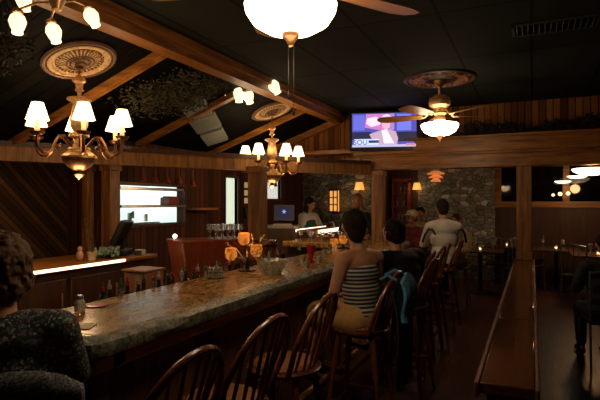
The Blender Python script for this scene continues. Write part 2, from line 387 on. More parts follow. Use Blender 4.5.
# hatch frame and fittings
wf = MB(); e=.035
for a,b,c,d in ((y0-e,y1+e,zt,zt+e),(y0-e,y1+e,zb-e,zb),(y0-e,y0,zb,zt),(y1,y1+e,zb,zt)): wf.bb((JX-.11,a,c),(JX+.03,b,d))
struct(wf, 'window_1', M['darkwood'])
o = tag(MB().bb((JX-.32,y0+.01,EYE-.055),(JX+.06,y1-.01,EYE-.025)).build('pass_shelf', M['steel'], None, True, .004), 'steel shelf crossing the bright serving hatch', 'shelf')
o = tag(MB().bb((JX-.09,y0+.02,zt-.055),(JX+.03,y1-.02,zt-.02)).build('ticket_rail', M['steel'], None, True, .004), 'grey ticket rail along the top of the serving hatch', 'rail')
random.seed(3)
tk = 0
for i in range(7):
    yy = y0+.12+i*(y1-y0-.3)/6
    tag(MB().box((JX-.5-.1*(i%2),yy,EYE-.2+.02*(i%3)),(.04,.05,.10)).build('squeeze_bottle', M[['white','teal','steel'][i%3]], None, True, .008), 'squeeze bottle on the kitchen line seen through the serving hatch', 'bottle', 'bottles seen through the serving hatch')
tag(MB().bb((JX-.75,y0,EYE-.35),(JX-.4,y1,EYE-.26)).build('kitchen_counter', M['steel'], None), 'steel kitchen line counter behind the serving hatch', 'counter')
c = empty('ticket_printer', (JX-.05, y1-.22, EYE-.025), 'dark ticket printer on the hatch shelf at its right end', 'printer')
MB().bb((-.08,-.1,0),(.08,.1,.1)).build('case', M['redwood'], c, True, .01); MB().bb((-.05,-.08,.1),(.05,.08,.115)).build('lid', M['black'], c)
sf = MB()
for a,b,cc,d in ((s0-e,s1+e,st,st+e),(s0-e,s1+e,sb-e,sb),(s0-e,s0,sb,st),(s1,s1+e,sb,st)): sf.bb((JX-.11,a,cc),(JX+.02,b,d))
struct(sf, 'window_2', M['darkwood'])
struct(MB().bb((JX-.06,s0,sb),(JX-.05,s1,st)), 'window_2_pane', emis('lit_milky_pane',(.80,.95,.74),.85,(.8,.85,.75)))
wf = MB()
for a,b,cc,d in ((w0-e,w1+e,wt,wt+e),(w0-e,w1+e,wb-e,wb),(w0-e,w0,wb,wt),(w1,w1+e,wb,wt)): wf.bb((JX-.11,a,cc),(JX+.02,b,d))
struct(wf, 'window_3', M['darkwood'])
struct(MB().bb((JX-.06,w0,wb),(JX-.05,w1,wt)), 'window_3_pane', emis('lit_milky_pane_b',(.95,.95,.88),.7,(.8,.85,.8)))
c = empty('hanging_bell', (JX+.04,(w0+w1)/2,wt-.02), 'small dark bell hanging in the bright window over the cash register', 'bell')
MB().tube([(0,0,0),(0,0,-.09)],.004).build('cord', M['black'], c); MB().lathe([(.0,-.08),(.02,-.09),(.035,-.15),(.045,-.165),(.0,-.165)]).build('bell_body', M['bronze'], c)
# heat lamps hung above the hatch
for i in range(5):
    yy = PX(143+i*12+ (0 if i<4 else 2), JX+.25)
    c = empty('heat_lamp', (JX+.25,yy,0), ['leftmost','second from left','middle','second from right','rightmost'][i]+' of the five small red lamps hanging above the serving hatch','lamp','red heat lamps above the hatch')
    zl = EYE+.30-(.03 if i==4 else 0)
    MB().tube([(0,0,EYE+.60),(0,0,zl)],.006).build('cord', M['redwood'], c)
    MB().lathe([(.012,zl+.03),(.02,zl+.02),(.035,zl-.03),(.045,zl-.05),(.04,zl-.05),(.015,zl)],(0,0,0),14).build('lamp_shade', M['redwood'], c)
tag(MB().bb((JX,y0-.3,EYE+.585),(JX+.35,PX(215,JX),EYE+.62)).build('lamp_rail_shelf', M['darkwood'], None), 'dark wooden shelf board that carries the red lamps above the hatch','shelf')
# stone walls, back
struct(MB().bb((JX-.1,BY,0),(-2.88,BY+.2,EYE+1)), 'wall_stone_near', M['stone'])
xs0, xs1 = PY(419,RY), PY(495,RY)
struct(MB().bb((-2.98,BY+.2,0),(-2.90,RY,EYE+1)), 'wall_stone_return', M['darkwood'])
struct(MB().bb((-2.98,RY,0),(xs0,RY+.15,EYE+1)), 'wall_back_panelled', M['darkwood'])
struct(MB().bb((xs0,RY-.12,0),(xs1,RY+.15,EYE+1)), 'wall_stone_far', M['stone'])
wz0, wz1 = EYE-.02, EYE+.85
struct(MB().bb((xs1,RY,0),(RX,RY+.15,wz0)), 'wall_back', M['darkwood'])
struct(MB().bb((xs1,RY,wz1),(RX,RY+.15,EYE+1)), 'wall_back_upper', M['boards'])
struct(MB().bb((xs1,RY+.05,wz0),(RX,RY+.08,wz1)), 'window_4_pane', M['night'])
wf = MB(); wf.bb((xs1,RY-.05,wz0-.07),(RX,RY+.08,wz0+.05)); wf.bb((xs1,RY-.05,wz1),(RX,RY+.08,wz1+.08))
for px in (498,521,566,612): x=PY(px,RY); wf.bb((x-.06,RY-.04,wz0),(x+.06,RY+.08,wz1))
struct(wf, 'window_4', M['beamX'])
struct(MB().bb((xs1,RY-.03,0),(RX,RY,.14)), 'baseboard_back', M['darkwood'])

# ------------------------------------------------------------ beams, header
struct(MB().bb((-2.77,NY,EYE+1.22),(-2.62,HY,CEIL)).bb((-2.64,NY,EYE+1.29),(-2.57,HY,CEIL)), 'beam_main', M['beam'], False)
rz = [(-.7),(.5),1.9, 3.3, 4.68, 6.13]
for i, y in enumerate(rz):
    mb = MB(); x0, x1 = LW, -2.72; h = .065
    z0, z1 = slope_z(x0), slope_z(x1)
    mb.add([(x0,y-.038,z0-h),(x1,y-.038,z1-h),(x1,y+.038,z1-h),(x0,y+.038,z0-h),(x0,y-.038,z0),(x1,y-.038,z1),(x1,y+.038,z1),(x0,y+.038,z0)],
           [(0,1,2,3),(7,6,5,4),(0,4,5,1),(1,5,6,2),(2,6,7,3),(3,7,4,0)])
    struct(mb, 'beam_rafter', M['beamX'])
A, B = Vector((LW,2.75,0)), Vector((-2.2,7.08,0)); dz = lambda z: Vector((0,0,z))
struct(MB().beam(A+dz(EYE+.50),B+dz(EYE+.50),.16,.17), 'beam_diagonal', M['post'])
struct(MB().beam(A+dz(EYE+.585),B+dz(EYE+.585),.20,.05), 'trim_diagonal', M['darkwood'])
hb = MB(); hb.bb((-2.3,HY-.08,EYE+.48),(RX,HY+.12,EYE+.67))
struct(hb, 'beam_header', M['beamX'], False, .008)
struct(MB().bb((-2.4,HY-.16,EYE+.69),(RX,HY+.12,EYE+.88)).bb((-2.4,HY-.12,EYE+.66),(RX,HY+.1,EYE+.70)), 'beam_header_upper', M['beamX'], False, .008)
struct(MB().bb((-2.45,HY-.20,EYE+.875),(RX,HY+.14,EYE+.905)), 'trim_header', M['beamX'], False, .004)
struct(MB().bb((-2.78,HY+.12,EYE+.6),(RX,HY+.2,CEIL)), 'wall_header', M['boards'])
# gable end beside the TV
x0, x1 = -4.45, -2.7
mb = MB(); y=HY+.1
mb.add([(x0,y,EYE+.55),(x1,y,EYE+.55),(x1,y,slope_z(x1)),(x0,y,slope_z(x0)),(x0,y+.06,EYE+.55),(x1,y+.06,EYE+.55),(x1,y+.06,slope_z(x1)),(x0,y+.06,slope_z(x0))],
   [(0,1,2,3),(7,6,5,4),(0,4,5,1),(1,5,6,2),(2,6,7,3),(3,7,4,0)])
struct(mb, 'wall_gable', M['boards'])
mb = MB()
mb.add([(x0,y-.1,slope_z(x0)-.1),(x1,y-.1,slope_z(x1)-.1),(x1,y,slope_z(x1)-.1),(x0,y,slope_z(x0)-.1),(x0,y-.1,slope_z(x0)),(x1,y-.1,slope_z(x1)),(x1,y,slope_z(x1)),(x0,y,slope_z(x0))],
   [(0,1,2,3),(7,6,5,4),(0,4,5,1),(1,5,6,2),(2,6,7,3),(3,7,4,0)])
struct(mb, 'beam_gable', M['beamX'])
struct(MB().bb((x0,y-.22,EYE+.50),(-2.3,y,EYE+.66)).bb((x0,y-.26,EYE+.74),(-2.4,y,EYE+.80)), 'beam_gable_foot', M['beamX'])

def post(px, zc, w, z0, z1, name, label):
    p = P(px,200,zc); t = empty(name, (p.x,p.y,z0), label, 'post')
    h = z1-z0
    MB().box((0,0,h/2),(w,w,h)).build('shaft', M['post'], t, True, .012)
    MB().box((0,0,.06),(w+.04,w+.04,.12)).build('base_block', M['post'], t, True, .01)
    MB().box((0,0,h-.04),(w+.03,w+.03,.08)).build('cap_block', M['post'], t, True, .01)
    return t
pr = P(111,200,5.45); 
post(110.5,5.55,.145,0,EYE+.435,'wooden_post','wooden post at the left edge of the bright serving hatch')
post(88,5.7,.10,0,EYE+.435,'wooden_post','slim wooden post behind the left chandelier, left of the hatch post')
post(257.5,5.95,.175,0,EYE+.435,'wooden_post','thick wooden post under the right chandelier')
t = post(378.5,7.36,.17,0,EYE+.475,'wooden_post','wooden post under the header beam below the television')
lx = -.095
c = empty('wooden_post', (lx,6.85+.35,EYE-.74), 'wooden post standing on the far end of the narrow plank ledge', 'post')
MB().box((0,0,.61),(.18,.18,1.22)).build('shaft', M['post'], c, True, .01)
MB().box((0,0,.05),(.2,.2,.1)).build('base_block', M['post'], c, True, .008)
# half wall with plank ledge
hw = empty('half_wall', (lx,2.2,0), 'low half wall with a glossy plank ledge running along the aisle', 'half wall')
MB().bb((-.08,.04,0),(.08,5.1,EYE-.79)).build('wall_panel', M['darkwood'], hw)
for k in range(4):
    MB().bb((-.105,k*1.285,EYE-.79),(.105,k*1.285+1.28,EYE-.742)).build('ledge_plank', wood('ledge_wood','' or (.05,.018,.007),(.15,.06,.022),'Y',.14) if k==0 else bpy.data.materials['ledge_wood'], hw, True, .006)
MB().bb((-.125,-.02,EYE-.80),(-.106,5.1,EYE-.738)).build('ledge_trim', M['barfront'], hw, True, .004)
MB().bb((.106,-.02,EYE-.80),(.122,5.1,EYE-.738)).build('ledge_trim', M['barfront'], hw, True, .004)

# ------------------------------------------------------------ the bar
bar = empty('bar_counter', (-1.85,1.42,0), 'long granite-topped bar counter with chiselled edge running away from the viewer', 'bar counter')
def L(x,y): return (x+1.85, y-1.42)
poly = [(-1.60,1.44),(-1.56,1.50),(-1.55,6.95),(-3.15,6.95),(-3.15,6.2),(-2.55,6.17),(-2.33,6.08),(-2.2,5.9),(-2.15,5.6),(-2.15,1.44)]
MB().prism([L(*p) for p in poly], BARZ-.075, BARZ).build('worktop', M['granite'], bar, False, .012)
# rough edge : wavy strip along front and near end
path = [(-2.16,1.42)] + [(-2.16+.56*i/8,1.42) for i in range(1,9)] + [(-1.565,1.435),(-1.545,1.47)] + [(-1.54,1.5+.12*i) for i in range(46)]
mb = MB(); random.seed(5); rows = []
for (x,y) in path:
    ln = y > 1.46
    nx, ny = (1,0) if ln else ((.7,-.7) if x>-1.58 else (0,-1))
    row = []
    for k,(o_,z) in enumerate(((-.055,.001),(-.008,-.004),(.018,-.022),(.024,-.05),(.012,-.08),(-.02,-.088))):
        j = random.uniform(-.006,.006) if 0<k<5 else 0
        X, Y = L(x+nx*(o_+j), y+ny*(o_+j)); row.append((X,Y,BARZ+z))
    rows.append(row)
n = 6; mb.add([p for r in rows for p in r], [(i*n+j,(i+1)*n+j,(i+1)*n+j+1,i*n+j+1) for i in range(len(rows)-1) for j in range(n-1)])
mb.build('chiselled_edge', M['gedge'], bar, True)
fr = MB(); fr.bb((L(-1.80,1.62)[0],.1,0),(L(-1.67,0)[0],5.45,BARZ-.09)); fr.bb((L(-2.1,0)[0],.1,0),(L(-1.68,0)[0],.16,BARZ-.09))
fr.build('front_panel', M['barfront'], bar)
MB().bb((L(-2.12,0)[0],.26,0),(L(-2.06,0)[0],4.2,BARZ-.08)).build('rear_panel', M['darkwood'], bar)
MB().bb((L(-3.1,0)[0],4.85,0),(L(-1.8,0)[0],5.45,BARZ-.08)).build('return_panel', M['darkwood'], bar)
MB().bb((L(-1.80,0)[0],.12,BARZ-.155),(L(-1.565,0)[0],5.5,BARZ-.088)).bb((L(-2.12,0)[0],.03,BARZ-.155),(L(-1.565,0)[0],.2,BARZ-.088)).build('apron', M['beam'], bar, True, .01)
for k in range(7):
    y = .2+.02+k*.85
    MB().bb((.18,y-.12,0),(.205,y-.03,BARZ-.155)).build('stile', M['barfront'], bar, True, .005)
MB().bb((.18,.12,.28),(.195,5.4,.42)).build('mid_rail', M['barfront'], bar, True, .005)
MB().tube([(.36,.3,.22),(.36,5.2,.22)],.022,10).build('foot_rail', M['brass'], bar)
for k in range(6): MB().tube([(.12,.5+.9*k,.20),(.36,.5+.9*k,.22)],.012).build('rail_bracket', M['brass'], bar)

# back bar counter with rope light
bc = empty('back_bar_counter', (-3.58,1.2,0), 'wooden back counter with a glowing light strip along its front edge', 'counter')
MB().bb((-.72,0,EYE-.575),(0,2.95,EYE-.535)).build('worktop', M['beam'], bc, True, .006)
MB().bb((-.70,.02,0),(-.06,2.9,EYE-.575)).build('cabinet', M['darkwood'], bc)
for k in range(4):
    d = MB().bb((-.06,.06+k*.61,.12),(-.035,.62+k*.61,.95)).build('door', M['darkwood'], bc, True, .006)
    MB().tube([(-.01,.56+k*.61,.72),(-.01,.56+k*.61,.84)],.007).build('handle', M['brass'], d)
MB().tube([(.008,.03,EYE-.553),(.008,2.47,EYE-.553)],.014,10).build('light_strip', M['rope'], bc)
# second lit shelf at the far end
a_, b_ = Vector((-3.30,6.98,0)), Vector((-3.34,8.3,0)); zs=EYE-.42
d_ = (b_-a_).normalized(); ang = math.atan2(d_.y,d_.x)
fc = empty('serving_shelf', a_, 'narrow far service shelf with a bright strip, in front of the bartender', 'shelf', rz=ang-pi/2)
ln = (b_-a_).length
MB().bb((0,0,zs-.03),(.34,ln,zs)).build('top_board', M['beam'], fc, True, .004); MB().bb((.03,.03,0),(.3,ln-.03,zs-.03)).build('cabinet', M['darkwood'], fc)
MB().bb((-.012,0,zs-.03),(.0,ln,zs+.012)).build('light_strip', M['rope'], fc); MB().bb((.345,0,zs-.05),(.36,ln,zs+.005)).build('light_strip', M['rope'], fc)

# ------------------------------------------------------------ lamps
def cam_az(x,y): return math.atan2(-y,-x)
def chandelier(px, rot0, label, rodlab, medlab, zadd=0):
    u = px[0]-300; v = 203-px[1]
    dx, dy = u*CS/F - SN, u*SN/F + CS; dzv = v/F
    t = (SZ-EYE - SK*SX)/(dzv - SK*dx)
    x, y, z = dx*t, dy*t, slope_z(dx*t)
    # medallion
    nr = Vector((SK,0,-1)).normalized(); Rm = nr.to_track_quat('Z','Y').to_matrix()
    m = empty('ceiling_medallion', (x,y,z), medlab, 'ceiling medallion', rot=Rm.to_euler())
    MB().lathe([(0,0),(.28,0),(.285,.015),(.27,.03),(.25,.026),(.245,.015),(0,.015)], n=48).build('outer_rim', M['plasterdk'], m)
    MB().lathe([(.245,.016),(.23,.03),(.21,.03),(.195,.018),(.18,.018)], n=72, wob=(36,.02)).build('bead_ring', M['plaster'], m)
    MB().lathe([(.183,.019),(.176,.024),(.17,.019)],n=48).lathe([(.248,.02),(.243,.03),(.238,.02)],n=48).lathe([(.108,.034),(.102,.042),(.096,.034)],n=48).build('groove_ring', M['plasterdk'], m)['kind']='stuff'  # dark rings paint the shaded gaps between the raised rings
    MB().lathe([(.18,.018),(.165,.03),(.16,.018),(.10,.034),(.085,.034),(.075,.02)], n=96, wob=(24,.035)).build('fluted_ring', M['groove_shade'], m)
    MB().lathe([(.078,.02),(.07,.04),(.045,.045),(.04,.06),(.0,.065)], n=36, wob=(12,.06)).build('centre_boss', M['plasterdk'], m)
    # chandelier
    az = math.atan2(-y,-x)
    c = empty('chandelier', (x,y,EYE), label, 'chandelier', 'six-arm chandeliers over the bar', rz=az)
    zz = z-EYE-.06
    MB().tube([(0,0,zz),(0,0,.97)],.008).lathe([(0,zz),(.03,zz-.005),(.035,zz-.02),(.012,zz-.035),(0,zz-.035)],n=16).build('stem', M['bronze'], c)
    MB().lathe([(0,1.02),(.02,1.0),(.045,.975),(.05,.955),(.03,.94),(.025,.90),(.035,.885),(.015,.87),(.012,.83)], n=24, wob=(8,.05)).build('crown', M['brass'], c)
    MB().lathe([(.012,.84),(.085,.825),(.09,.81),(.07,.80),(.045,.78),(.052,.72),(.065,.66),(.06,.60),(.04,.56),(.07,.54),(.075,.52),(.035,.50),(.04,.46),(.08,.43),(.085,.42)], n=24, wob=(12,.04)).build('column', M['brass'], c)
    MB().lathe([(.05,.45),(.075,.42),(.08,.405),(.11,.385),(.128,.365),(.128,.35)], n=36, wob=(12,.05)).build('bowl_collar', M['brass'], c)
    MB().lathe([(.122,.355),(.115,.33),(.088,.29),(.045,.26),(.02,.25),(.025,.235),(.04,.225),(.025,.205),(.008,.195),(0,.18)], n=36, wob=(12,.03)).build('bowl', M['bronze'], c)
    for k in range(6):
        a = R(rot0)+k*pi/3; ca, sa = cos(a), sin(a)
        pts = []
        for r_, z_ in ((.05,.42),(.09,.47),(.13,.515),(.17,.51),(.20,.46),(.225,.40),(.26,.37),(.30,.375),(.333,.41),(.34,.46),(.34,.50)):
            pts.append((r_*ca, r_*sa, z_))
        arm = MB().tube(pts,.0115,8); arm.tube([(r_*ca,r_*sa,z_) for r_,z_ in ((.20,.44),(.175,.40),(.15,.41),(.145,.44),(.16,.455))],.006,6)
        arm = arm.build('arm', M['bronze'], c)
        q = (.34*ca,.34*sa,0)
        MB().lathe([(.0,.49),(.035,.497),(.05,.515),(.052,.522),(.03,.52),(.018,.535),(.0,.535)], q, 16).build('drip_cup', M['bronze'], arm)
        MB().lathe([(.016,.53),(.016,.605),(0,.605)], q, 12).build('candle_sleeve', M['candle'], arm)
        MB().lathe([(.080,.607),(.078,.612),(.042,.73),(.040,.733),(.038,.73),(.074,.612)], q, 24).build('lamp_shade', M['shade'], arm)
        light('POINT', Matrix.Rotation(az,4,'Z')@Vector((.34*ca,.34*sa,.765)) + Vector((x,y,EYE)), 1.3, (1,.62,.32), .03)
    light('POINT', (x,y,EYE+.16), 12, (1,.62,.32), .1)
    return x,y,z
c1 = chandelier((79,59), 5, 'large brass chandelier nearest the left edge, six lit shades on scrolled arms', '', 'round gilded ceiling medallion above the left, nearer chandelier')
c2 = chandelier((272,110), 31, 'farther brass chandelier near the centre, six lit shades in front of the gable', '', 'round gilded ceiling medallion above the farther, central chandelier')

def fan(x,y,label,medlab,rz,chain):
    zc = 1.36
    m = empty('ceiling_medallion',(x,y,CEIL),medlab,'ceiling medallion')
    MB().lathe([(0,0),(.385,0),(.38,-.02),(.36,-.03),(.34,-.012),(.33,-.01)],n=60,wob=(30,.012)).build('outer_rim', M['umber'], m)
    MB().lathe([(.33,-.01),(.30,-.035),(.27,-.03),(.25,-.012),(.18,-.015)],n=72,wob=(24,.02)).build('leaf_ring', M['copperleaf'], m)
    MB().lathe([(.19,-.012),(.15,-.04),(.10,-.03),(.0,-.03)],n=48,wob=(12,.04)).build('centre_ring', M['umber'], m)
    c = empty('ceiling_fan',(x,y,EYE),label,'ceiling fan','ceiling fans with lit bowl lamps',rz=rz)
    MB().lathe([(0,1.33),(.06,1.33),(.055,1.29),(.02,1.26),(.015,1.25),(.015,1.17),(.0,1.17)],n=20).build('downrod', M['brass'], c)
    MB().lathe([(0,1.18),(.05,1.175),(.11,1.14),(.12,1.10),(.11,1.06),(.07,1.03),(.06,.99),(.075,.97),(.05,.95),(0,.95)],n=28).build('motor', M['brass'], c)
    for k in range(5):
        a = k*2*pi/5; ca,sa=cos(a),sin(a)
        ir = MB().tube([(.10*ca,.10*sa,1.00),(.16*ca,.16*sa,.945),(.22*ca,.22*sa,.945)],.010).build('blade_iron', M['brass'], c)
        prof = [(.18,-.045),(.24,-.06),(.45,-.08),(.62,-.085),(.69,-.06),(.71,0),(.69,.06),(.62,.085),(.45,.08),(.24,.06),(.18,.045)]
        vs=[]
        for zz in (0,.008):
            for r_,w in prof:
                vs.append((r_*ca-w*sa, r_*sa+w*ca, 0.945+zz+w*.2))
        n=len(prof)
        MB().add(vs,[tuple(range(n))[::-1],tuple(range(n,2*n))]+[(i,(i+1)%n,n+(i+1)%n,n+i) for i in range(n)]).build('blade', M['fanblade'], c, False)
    MB().lathe([(.0,.955),(.05,.95),(.065,.92),(.062,.895)],n=24).build('light_fitter', M['brass'], c)
    MB().lathe([(.055,.905),(.07,.88),(.12,.868),(.19,.862),(.200,.85),(.194,.82),(.165,.775),(.11,.742),(.04,.728),(0,.727)],n=40).build('glass_bowl', M['bowl'], c)
    MB().lathe([(.038,.729),(.036,.712),(.022,.70),(.012,.68),(.012,.675),(0,.67)],n=16).build('finial', M['bronze'], c)
    for dx_,l_ in ((-.012,chain),(.015,chain*1.35)):
        MB().tube([(dx_,.0,.68),(dx_,0,.68-l_)],.0015,6).lathe([(0,.68-l_),(.006,.67-l_),(.006,.65-l_),(0,.645-l_)],(dx_,0,0),8).build('pull_chain', M['iron'], c)
M['fanblade'] = wood('fan_blade_wood',(.25,.10,.035),(.50,.23,.08),'X',.4)
fan(-.94,1.93,'nearer ceiling fan with a large lit white bowl lamp, top centre','round ceiling medallion above the nearer fan',R(55),.2)
fan(-.91,5.57,'farther ceiling fan with a lit bowl lamp right of the television','round copper-coloured medallion above the farther fan',R(33),.22)
light('POINT', (-.94,1.93,EYE+.60), 10, (1,.66,.36), .16)
light('POINT', (-.91,5.57,EYE+.62), 5.5, (1,.60,.30), .16)
light('POINT', (-.91,5.57,EYE+.98), 3.5, (1,.55,.25), .03)
light('POINT', (-.94,1.93,EYE+.98), 3.5, (1,.55,.25), .03)

def tulip_cluster(c0, shades, sc, label, att):
    c0 = Vector(c0); t = empty('tulip_light', c0, label, 'ceiling light')
    MB().lathe([(0,.10),(.06*sc,.09),(.07*sc,.05),(.05*sc,0),(.03*sc,-.04),(0,-.05)],n=20).tube([(0,0,.08),(0,0,att-c0.z)],.01).build('hub', M['brass'], t)
    for (p, d) in shades:
        q = Vector(p)-c0; dd = Vector(d).normalized(); Rm = dd.to_track_quat('Z','Y').to_matrix()
        arm = MB().tube([(0,0,0), tuple(q*.5+Vector((0,0,.05*sc))), tuple(q-dd*.055*sc)],.008*sc).build('arm', M['brass'], t)
        MB().lathe([(.0,-.06*sc),(.03*sc,-.055*sc),(.034*sc,-.03*sc),(.02*sc,-.02*sc)], q, 14, Rm, (7,.12)).build('socket_cup', M['brass'], arm)
        MB().lathe([(.018*sc,-.03*sc),(.045*sc,-.005*sc),(.056*sc,.03*sc),(.045*sc,.07*sc),(.034*sc,.095*sc),(.036*sc,.115*sc),(.03*sc,.11*sc),(.02*sc,.10*sc),(0,.098*sc)], q, 20, Rm).build('glass_shade', M['tulip'], arm)
# near cluster, top left
z_ = 2.7
TS=.85
cc = P(56,2,z_)
tulip_cluster(cc, [(P(17,17,2.7),(.12,-.1,-1)),(P(52,27,2.9),(.25,.1,-1)),(P(89,12,3.0),(.45,.2,-1)),(P(22,-6,2.85),(.0,.2,-1))], .80, 'cluster of lit tulip glass shades at the top left corner', slope_z(cc.x))
light('POINT', cc+Vector((0,0,-.30)), 1.2, (1,.62,.32), .08)
cc = P(243,80,5.6)
tulip_cluster(cc, [(P(231,86,5.55),(-.4,-.3,-1)),(P(239,90,5.45),(0,0,-1)),(P(247,92,5.5),(.3,0,-1)),(P(272,83,5.5),(.4,.1,-.7))], 1.15, 'small cluster of lit tulip shades under the main beam above the farther chandelier', slope_z(cc.x))
light('POINT', cc+Vector((0,0,-.2)), 3, (1,.62,.32), .08)

# ------------------------------------------------------------ TV
tp = P(384,131,7.12); tv = empty('television',(tp.x,tp.y,tp.z),'wall-mounted television showing a news presenter in a pale suit','television',rz=R(16))
W,H = .97,.565
MB().box((0,0,0),(W,.07,H)).build('bezel', M['black'], tv, True, .008)
MB().box((0,.11,0),(.3,.16,.2)).build('wall_bracket', M['black'], tv)
# the picture is shown by one screen surface with flat colour patches laid on it
sw, sh = .90,.48
def tvm(n,c,s=1.0): return emis('screen_'+n, c, s*1.15, (.01,.01,.01))
scr = MB().box((0,-.036,.01),(sw,.004,sh)).build('screen', tvm('blue',(.10,.10,.55),.9), tv, False)
def patch(name, poly, col, layer, s=1.0):
    # poly in picture fractions 0..1 (x right, y down)
    vs = [(-sw/2+x*sw, -.0385-.0006*layer, .01+sh/2-y*sh) for x,y in poly]
    MB().add(vs,[tuple(range(len(vs)))]).build(name, tvm(name+str(layer),col,s), scr, False)
def rc(a,b,c,d): return [(a,b),(c,b),(c,d),(a,d)]
patch('backdrop_blue', rc(.02,.05,.2,.5),(.16,.17,.75),1)
patch('backdrop_pink', [(.22,.02),(.56,.02),(.6,.45),(.42,.5),(.2,.42)],(.62,.20,.55),1,1.1)
patch('backdrop_glow', [(.24,.15),(.38,.1),(.46,.2),(.44,.34),(.3,.4),(.22,.3)],(1,.62,.85),2,1.3)
patch('backdrop_blue', rc(.70,.04,.92,.52),(.20,.22,.85),2)
patch('backdrop_bar', rc(.58,.02,.66,.5),(.5,.25,.6),3)
patch('dark_desk', rc(0,.55,.30,.78),(.03,.03,.10),3,.8)
patch('dark_desk', rc(.70,.56,1,.85),(.03,.03,.08),4,.8)
patch('suit', [(.27,.62),(.46,.50),(.56,.47),(.68,.55),(.72,.75),(.70,.95),(.36,.95),(.32,.78)],(.62,.42,.55),5)
patch('lapel', [(.46,.5),(.54,.48),(.66,.9),(.5,.9)],(.85,.80,.92),6,1.1)
patch('face', [(.46,.2),(.50,.12),(.57,.12),(.60,.22),(.59,.42),(.54,.50),(.48,.44)],(.9,.50,.62),7)
patch('hair', [(.45,.2),(.48,.07),(.56,.03),(.61,.1),(.61,.22),(.57,.15),(.49,.16)],(.9,.72,.8),8)
patch('caption_panel', rc(.03,.76,.42,.95),(.62,.74,.95),9,1.1)
patch('caption_band', rc(.26,.80,.42,.88),(.04,.05,.2),10)
patch('ticker', rc(0,.93,1,1.0),(.55,.55,.85),11)
patch('ticker_end', rc(.84,.9,.98,.97),(.7,.25,.3),12)
def text(body, size, loc, mat, parent, rot=(pi/2,0,0), name='lettering', sx=1):
    cu = bpy.data.curves.new(name,'FONT'); cu.body = body; cu.size = size; cu.extrude = .0008; cu.align_x='LEFT'
    o = bpy.data.objects.new(name,cu); C.objects.link(o); me = bpy.data.meshes.new_from_object(o.evaluated_get(bpy.context.evaluated_depsgraph_get()))
    bpy.data.objects.remove(o); o = bpy.data.objects.new(name, me); C.objects.link(o); me.materials.append(mat); o.parent = parent; o.location = loc; o.rotation_euler = rot; o.scale=(sx,1,1); return o
text('SOU', .10, (-sw/2+.02,-.0475,.01-sh/2+.035), tvm('letters',(.03,.03,.12)), scr)

# ------------------------------------------------------------ stools
def stool(name='bar_stool'):
    t = bpy.data.objects.new(name, None); C.objects.link(t); tag(t,'','stool')
    SH=.75
    MB().lathe([(0,SH-.035),(.16,SH-.035),(.195,SH-.015),(.20,SH),(.185,SH+.008),(.10,SH+.002),(0,SH-.002)],n=28).build('seat', M['chairwood'], t)
    MB().lathe([(0,SH),(.15,SH+.003),(.165,SH+.012),(.15,SH+.028),(0,SH+.035)],n=28).build('seat_pad', M['seat'], t)
    # back on local -Y side; hoop
    hp=[]
    for i in range(25):
        a = pi*i/24; x = -.235*cos(a); h = sin(a)**.75
        # base on seat edge, bulging out
        z = SH + .02 + .37*h; y = -.12 - .13*h - .02*(1-abs(cos(a)))
        x = x*(1 if h>.35 else (.72+.28*h/.35)); hp.append((x,y,z))
    hp[0]=(-.165,-.10,SH-.01); hp[-1]=(.165,-.10,SH-.01)
    MB().tube(hp,.014,10).build('back_hoop', M['chairwood'], t)
    for k in range(7):
        u = -.12+.04*k; 
        # top on hoop
        best = min(hp[3:-3], key=lambda p: abs(p[0]-u*1.45)); 
        bz = (u, -math.sqrt(max(0,.175**2-u*u))+.01, SH)
        m1 = tuple((bz[i]*.6+best[i]*.4) for i in range(3))
        MB().tube([bz,m1,best],[.006,.009,.005],8).build('spindle', M['chairwood'], t)
    for sx in (-1,1):
        for sy in (-1,1):
            a,b = Vector((sx*.12,sy*.12,SH-.03)), Vector((sx*.20,sy*.20,0))
            MB().tube([a,a.lerp(b,.2),a.lerp(b,.35),a.lerp(b,.4),a.lerp(b,.75),b],[.013,.02,.022,.014,.019,.012],10).build('leg', M['chairwood'], t)
    for a,b in (((-1,-1),(1,-1)),((-1,1),(1,1)),((-1,-1),(-1,1)),((1,-1),(1,1))):
        z=.28 if a[1]!=b[1] else .22; r=.12+.08*(1-z/.72)
        MB().tube([(a[0]*r,a[1]*r,z),((a[0]+b[0])*r/2,(a[1]+b[1])*r/2,z),(b[0]*r,b[1]*r,z)],[.009,.014,.009],8).build('stretcher', M['chairwood'], t)
    return t
s0_ = stool()
spots = [(1.28,-1.20,90,'nearest wooden bar stool with a bowed spindle back at the bottom of the picture'),
 (1.80,-1.20,88,'second wooden bar stool from the viewer, spindle back, standing empty at the bar'),
 (2.36,-1.19,91,'third wooden bar stool from the viewer, empty, next to the woman in stripes'),
 (3.30,-1.07,90,'wooden bar stool under the woman in stripes, jacket on its back'),
 (4.20,-.98,86,'wooden bar stool under the person in dark clothes beside the woman'),
 (4.80,-1.10,93,'wooden bar stool just beyond the dark-clothed person, spindles showing red-brown'),
 (5.40,-1.10,88,'wooden bar stool with a spindle back midway to the white-shirted man'),
 (5.96,-1.12,92,'wooden bar stool directly in front of the man in the white shirt'),
 (6.60,-1.06,88,'wooden bar stool under the man in the white shirt')]
for i,(y,x,a,lab) in enumerate(spots):
    rz = R(a)      # local +Y (front) towards the bar (-X)
    if i==0: s0_.location=(x,y,0); s0_.rotation_euler=(0,0,rz); s0_['label']=lab; s0_['group']='spindle-backed bar stools along the bar'
    else: dup(s0_,(x,y,0),lab,rz)

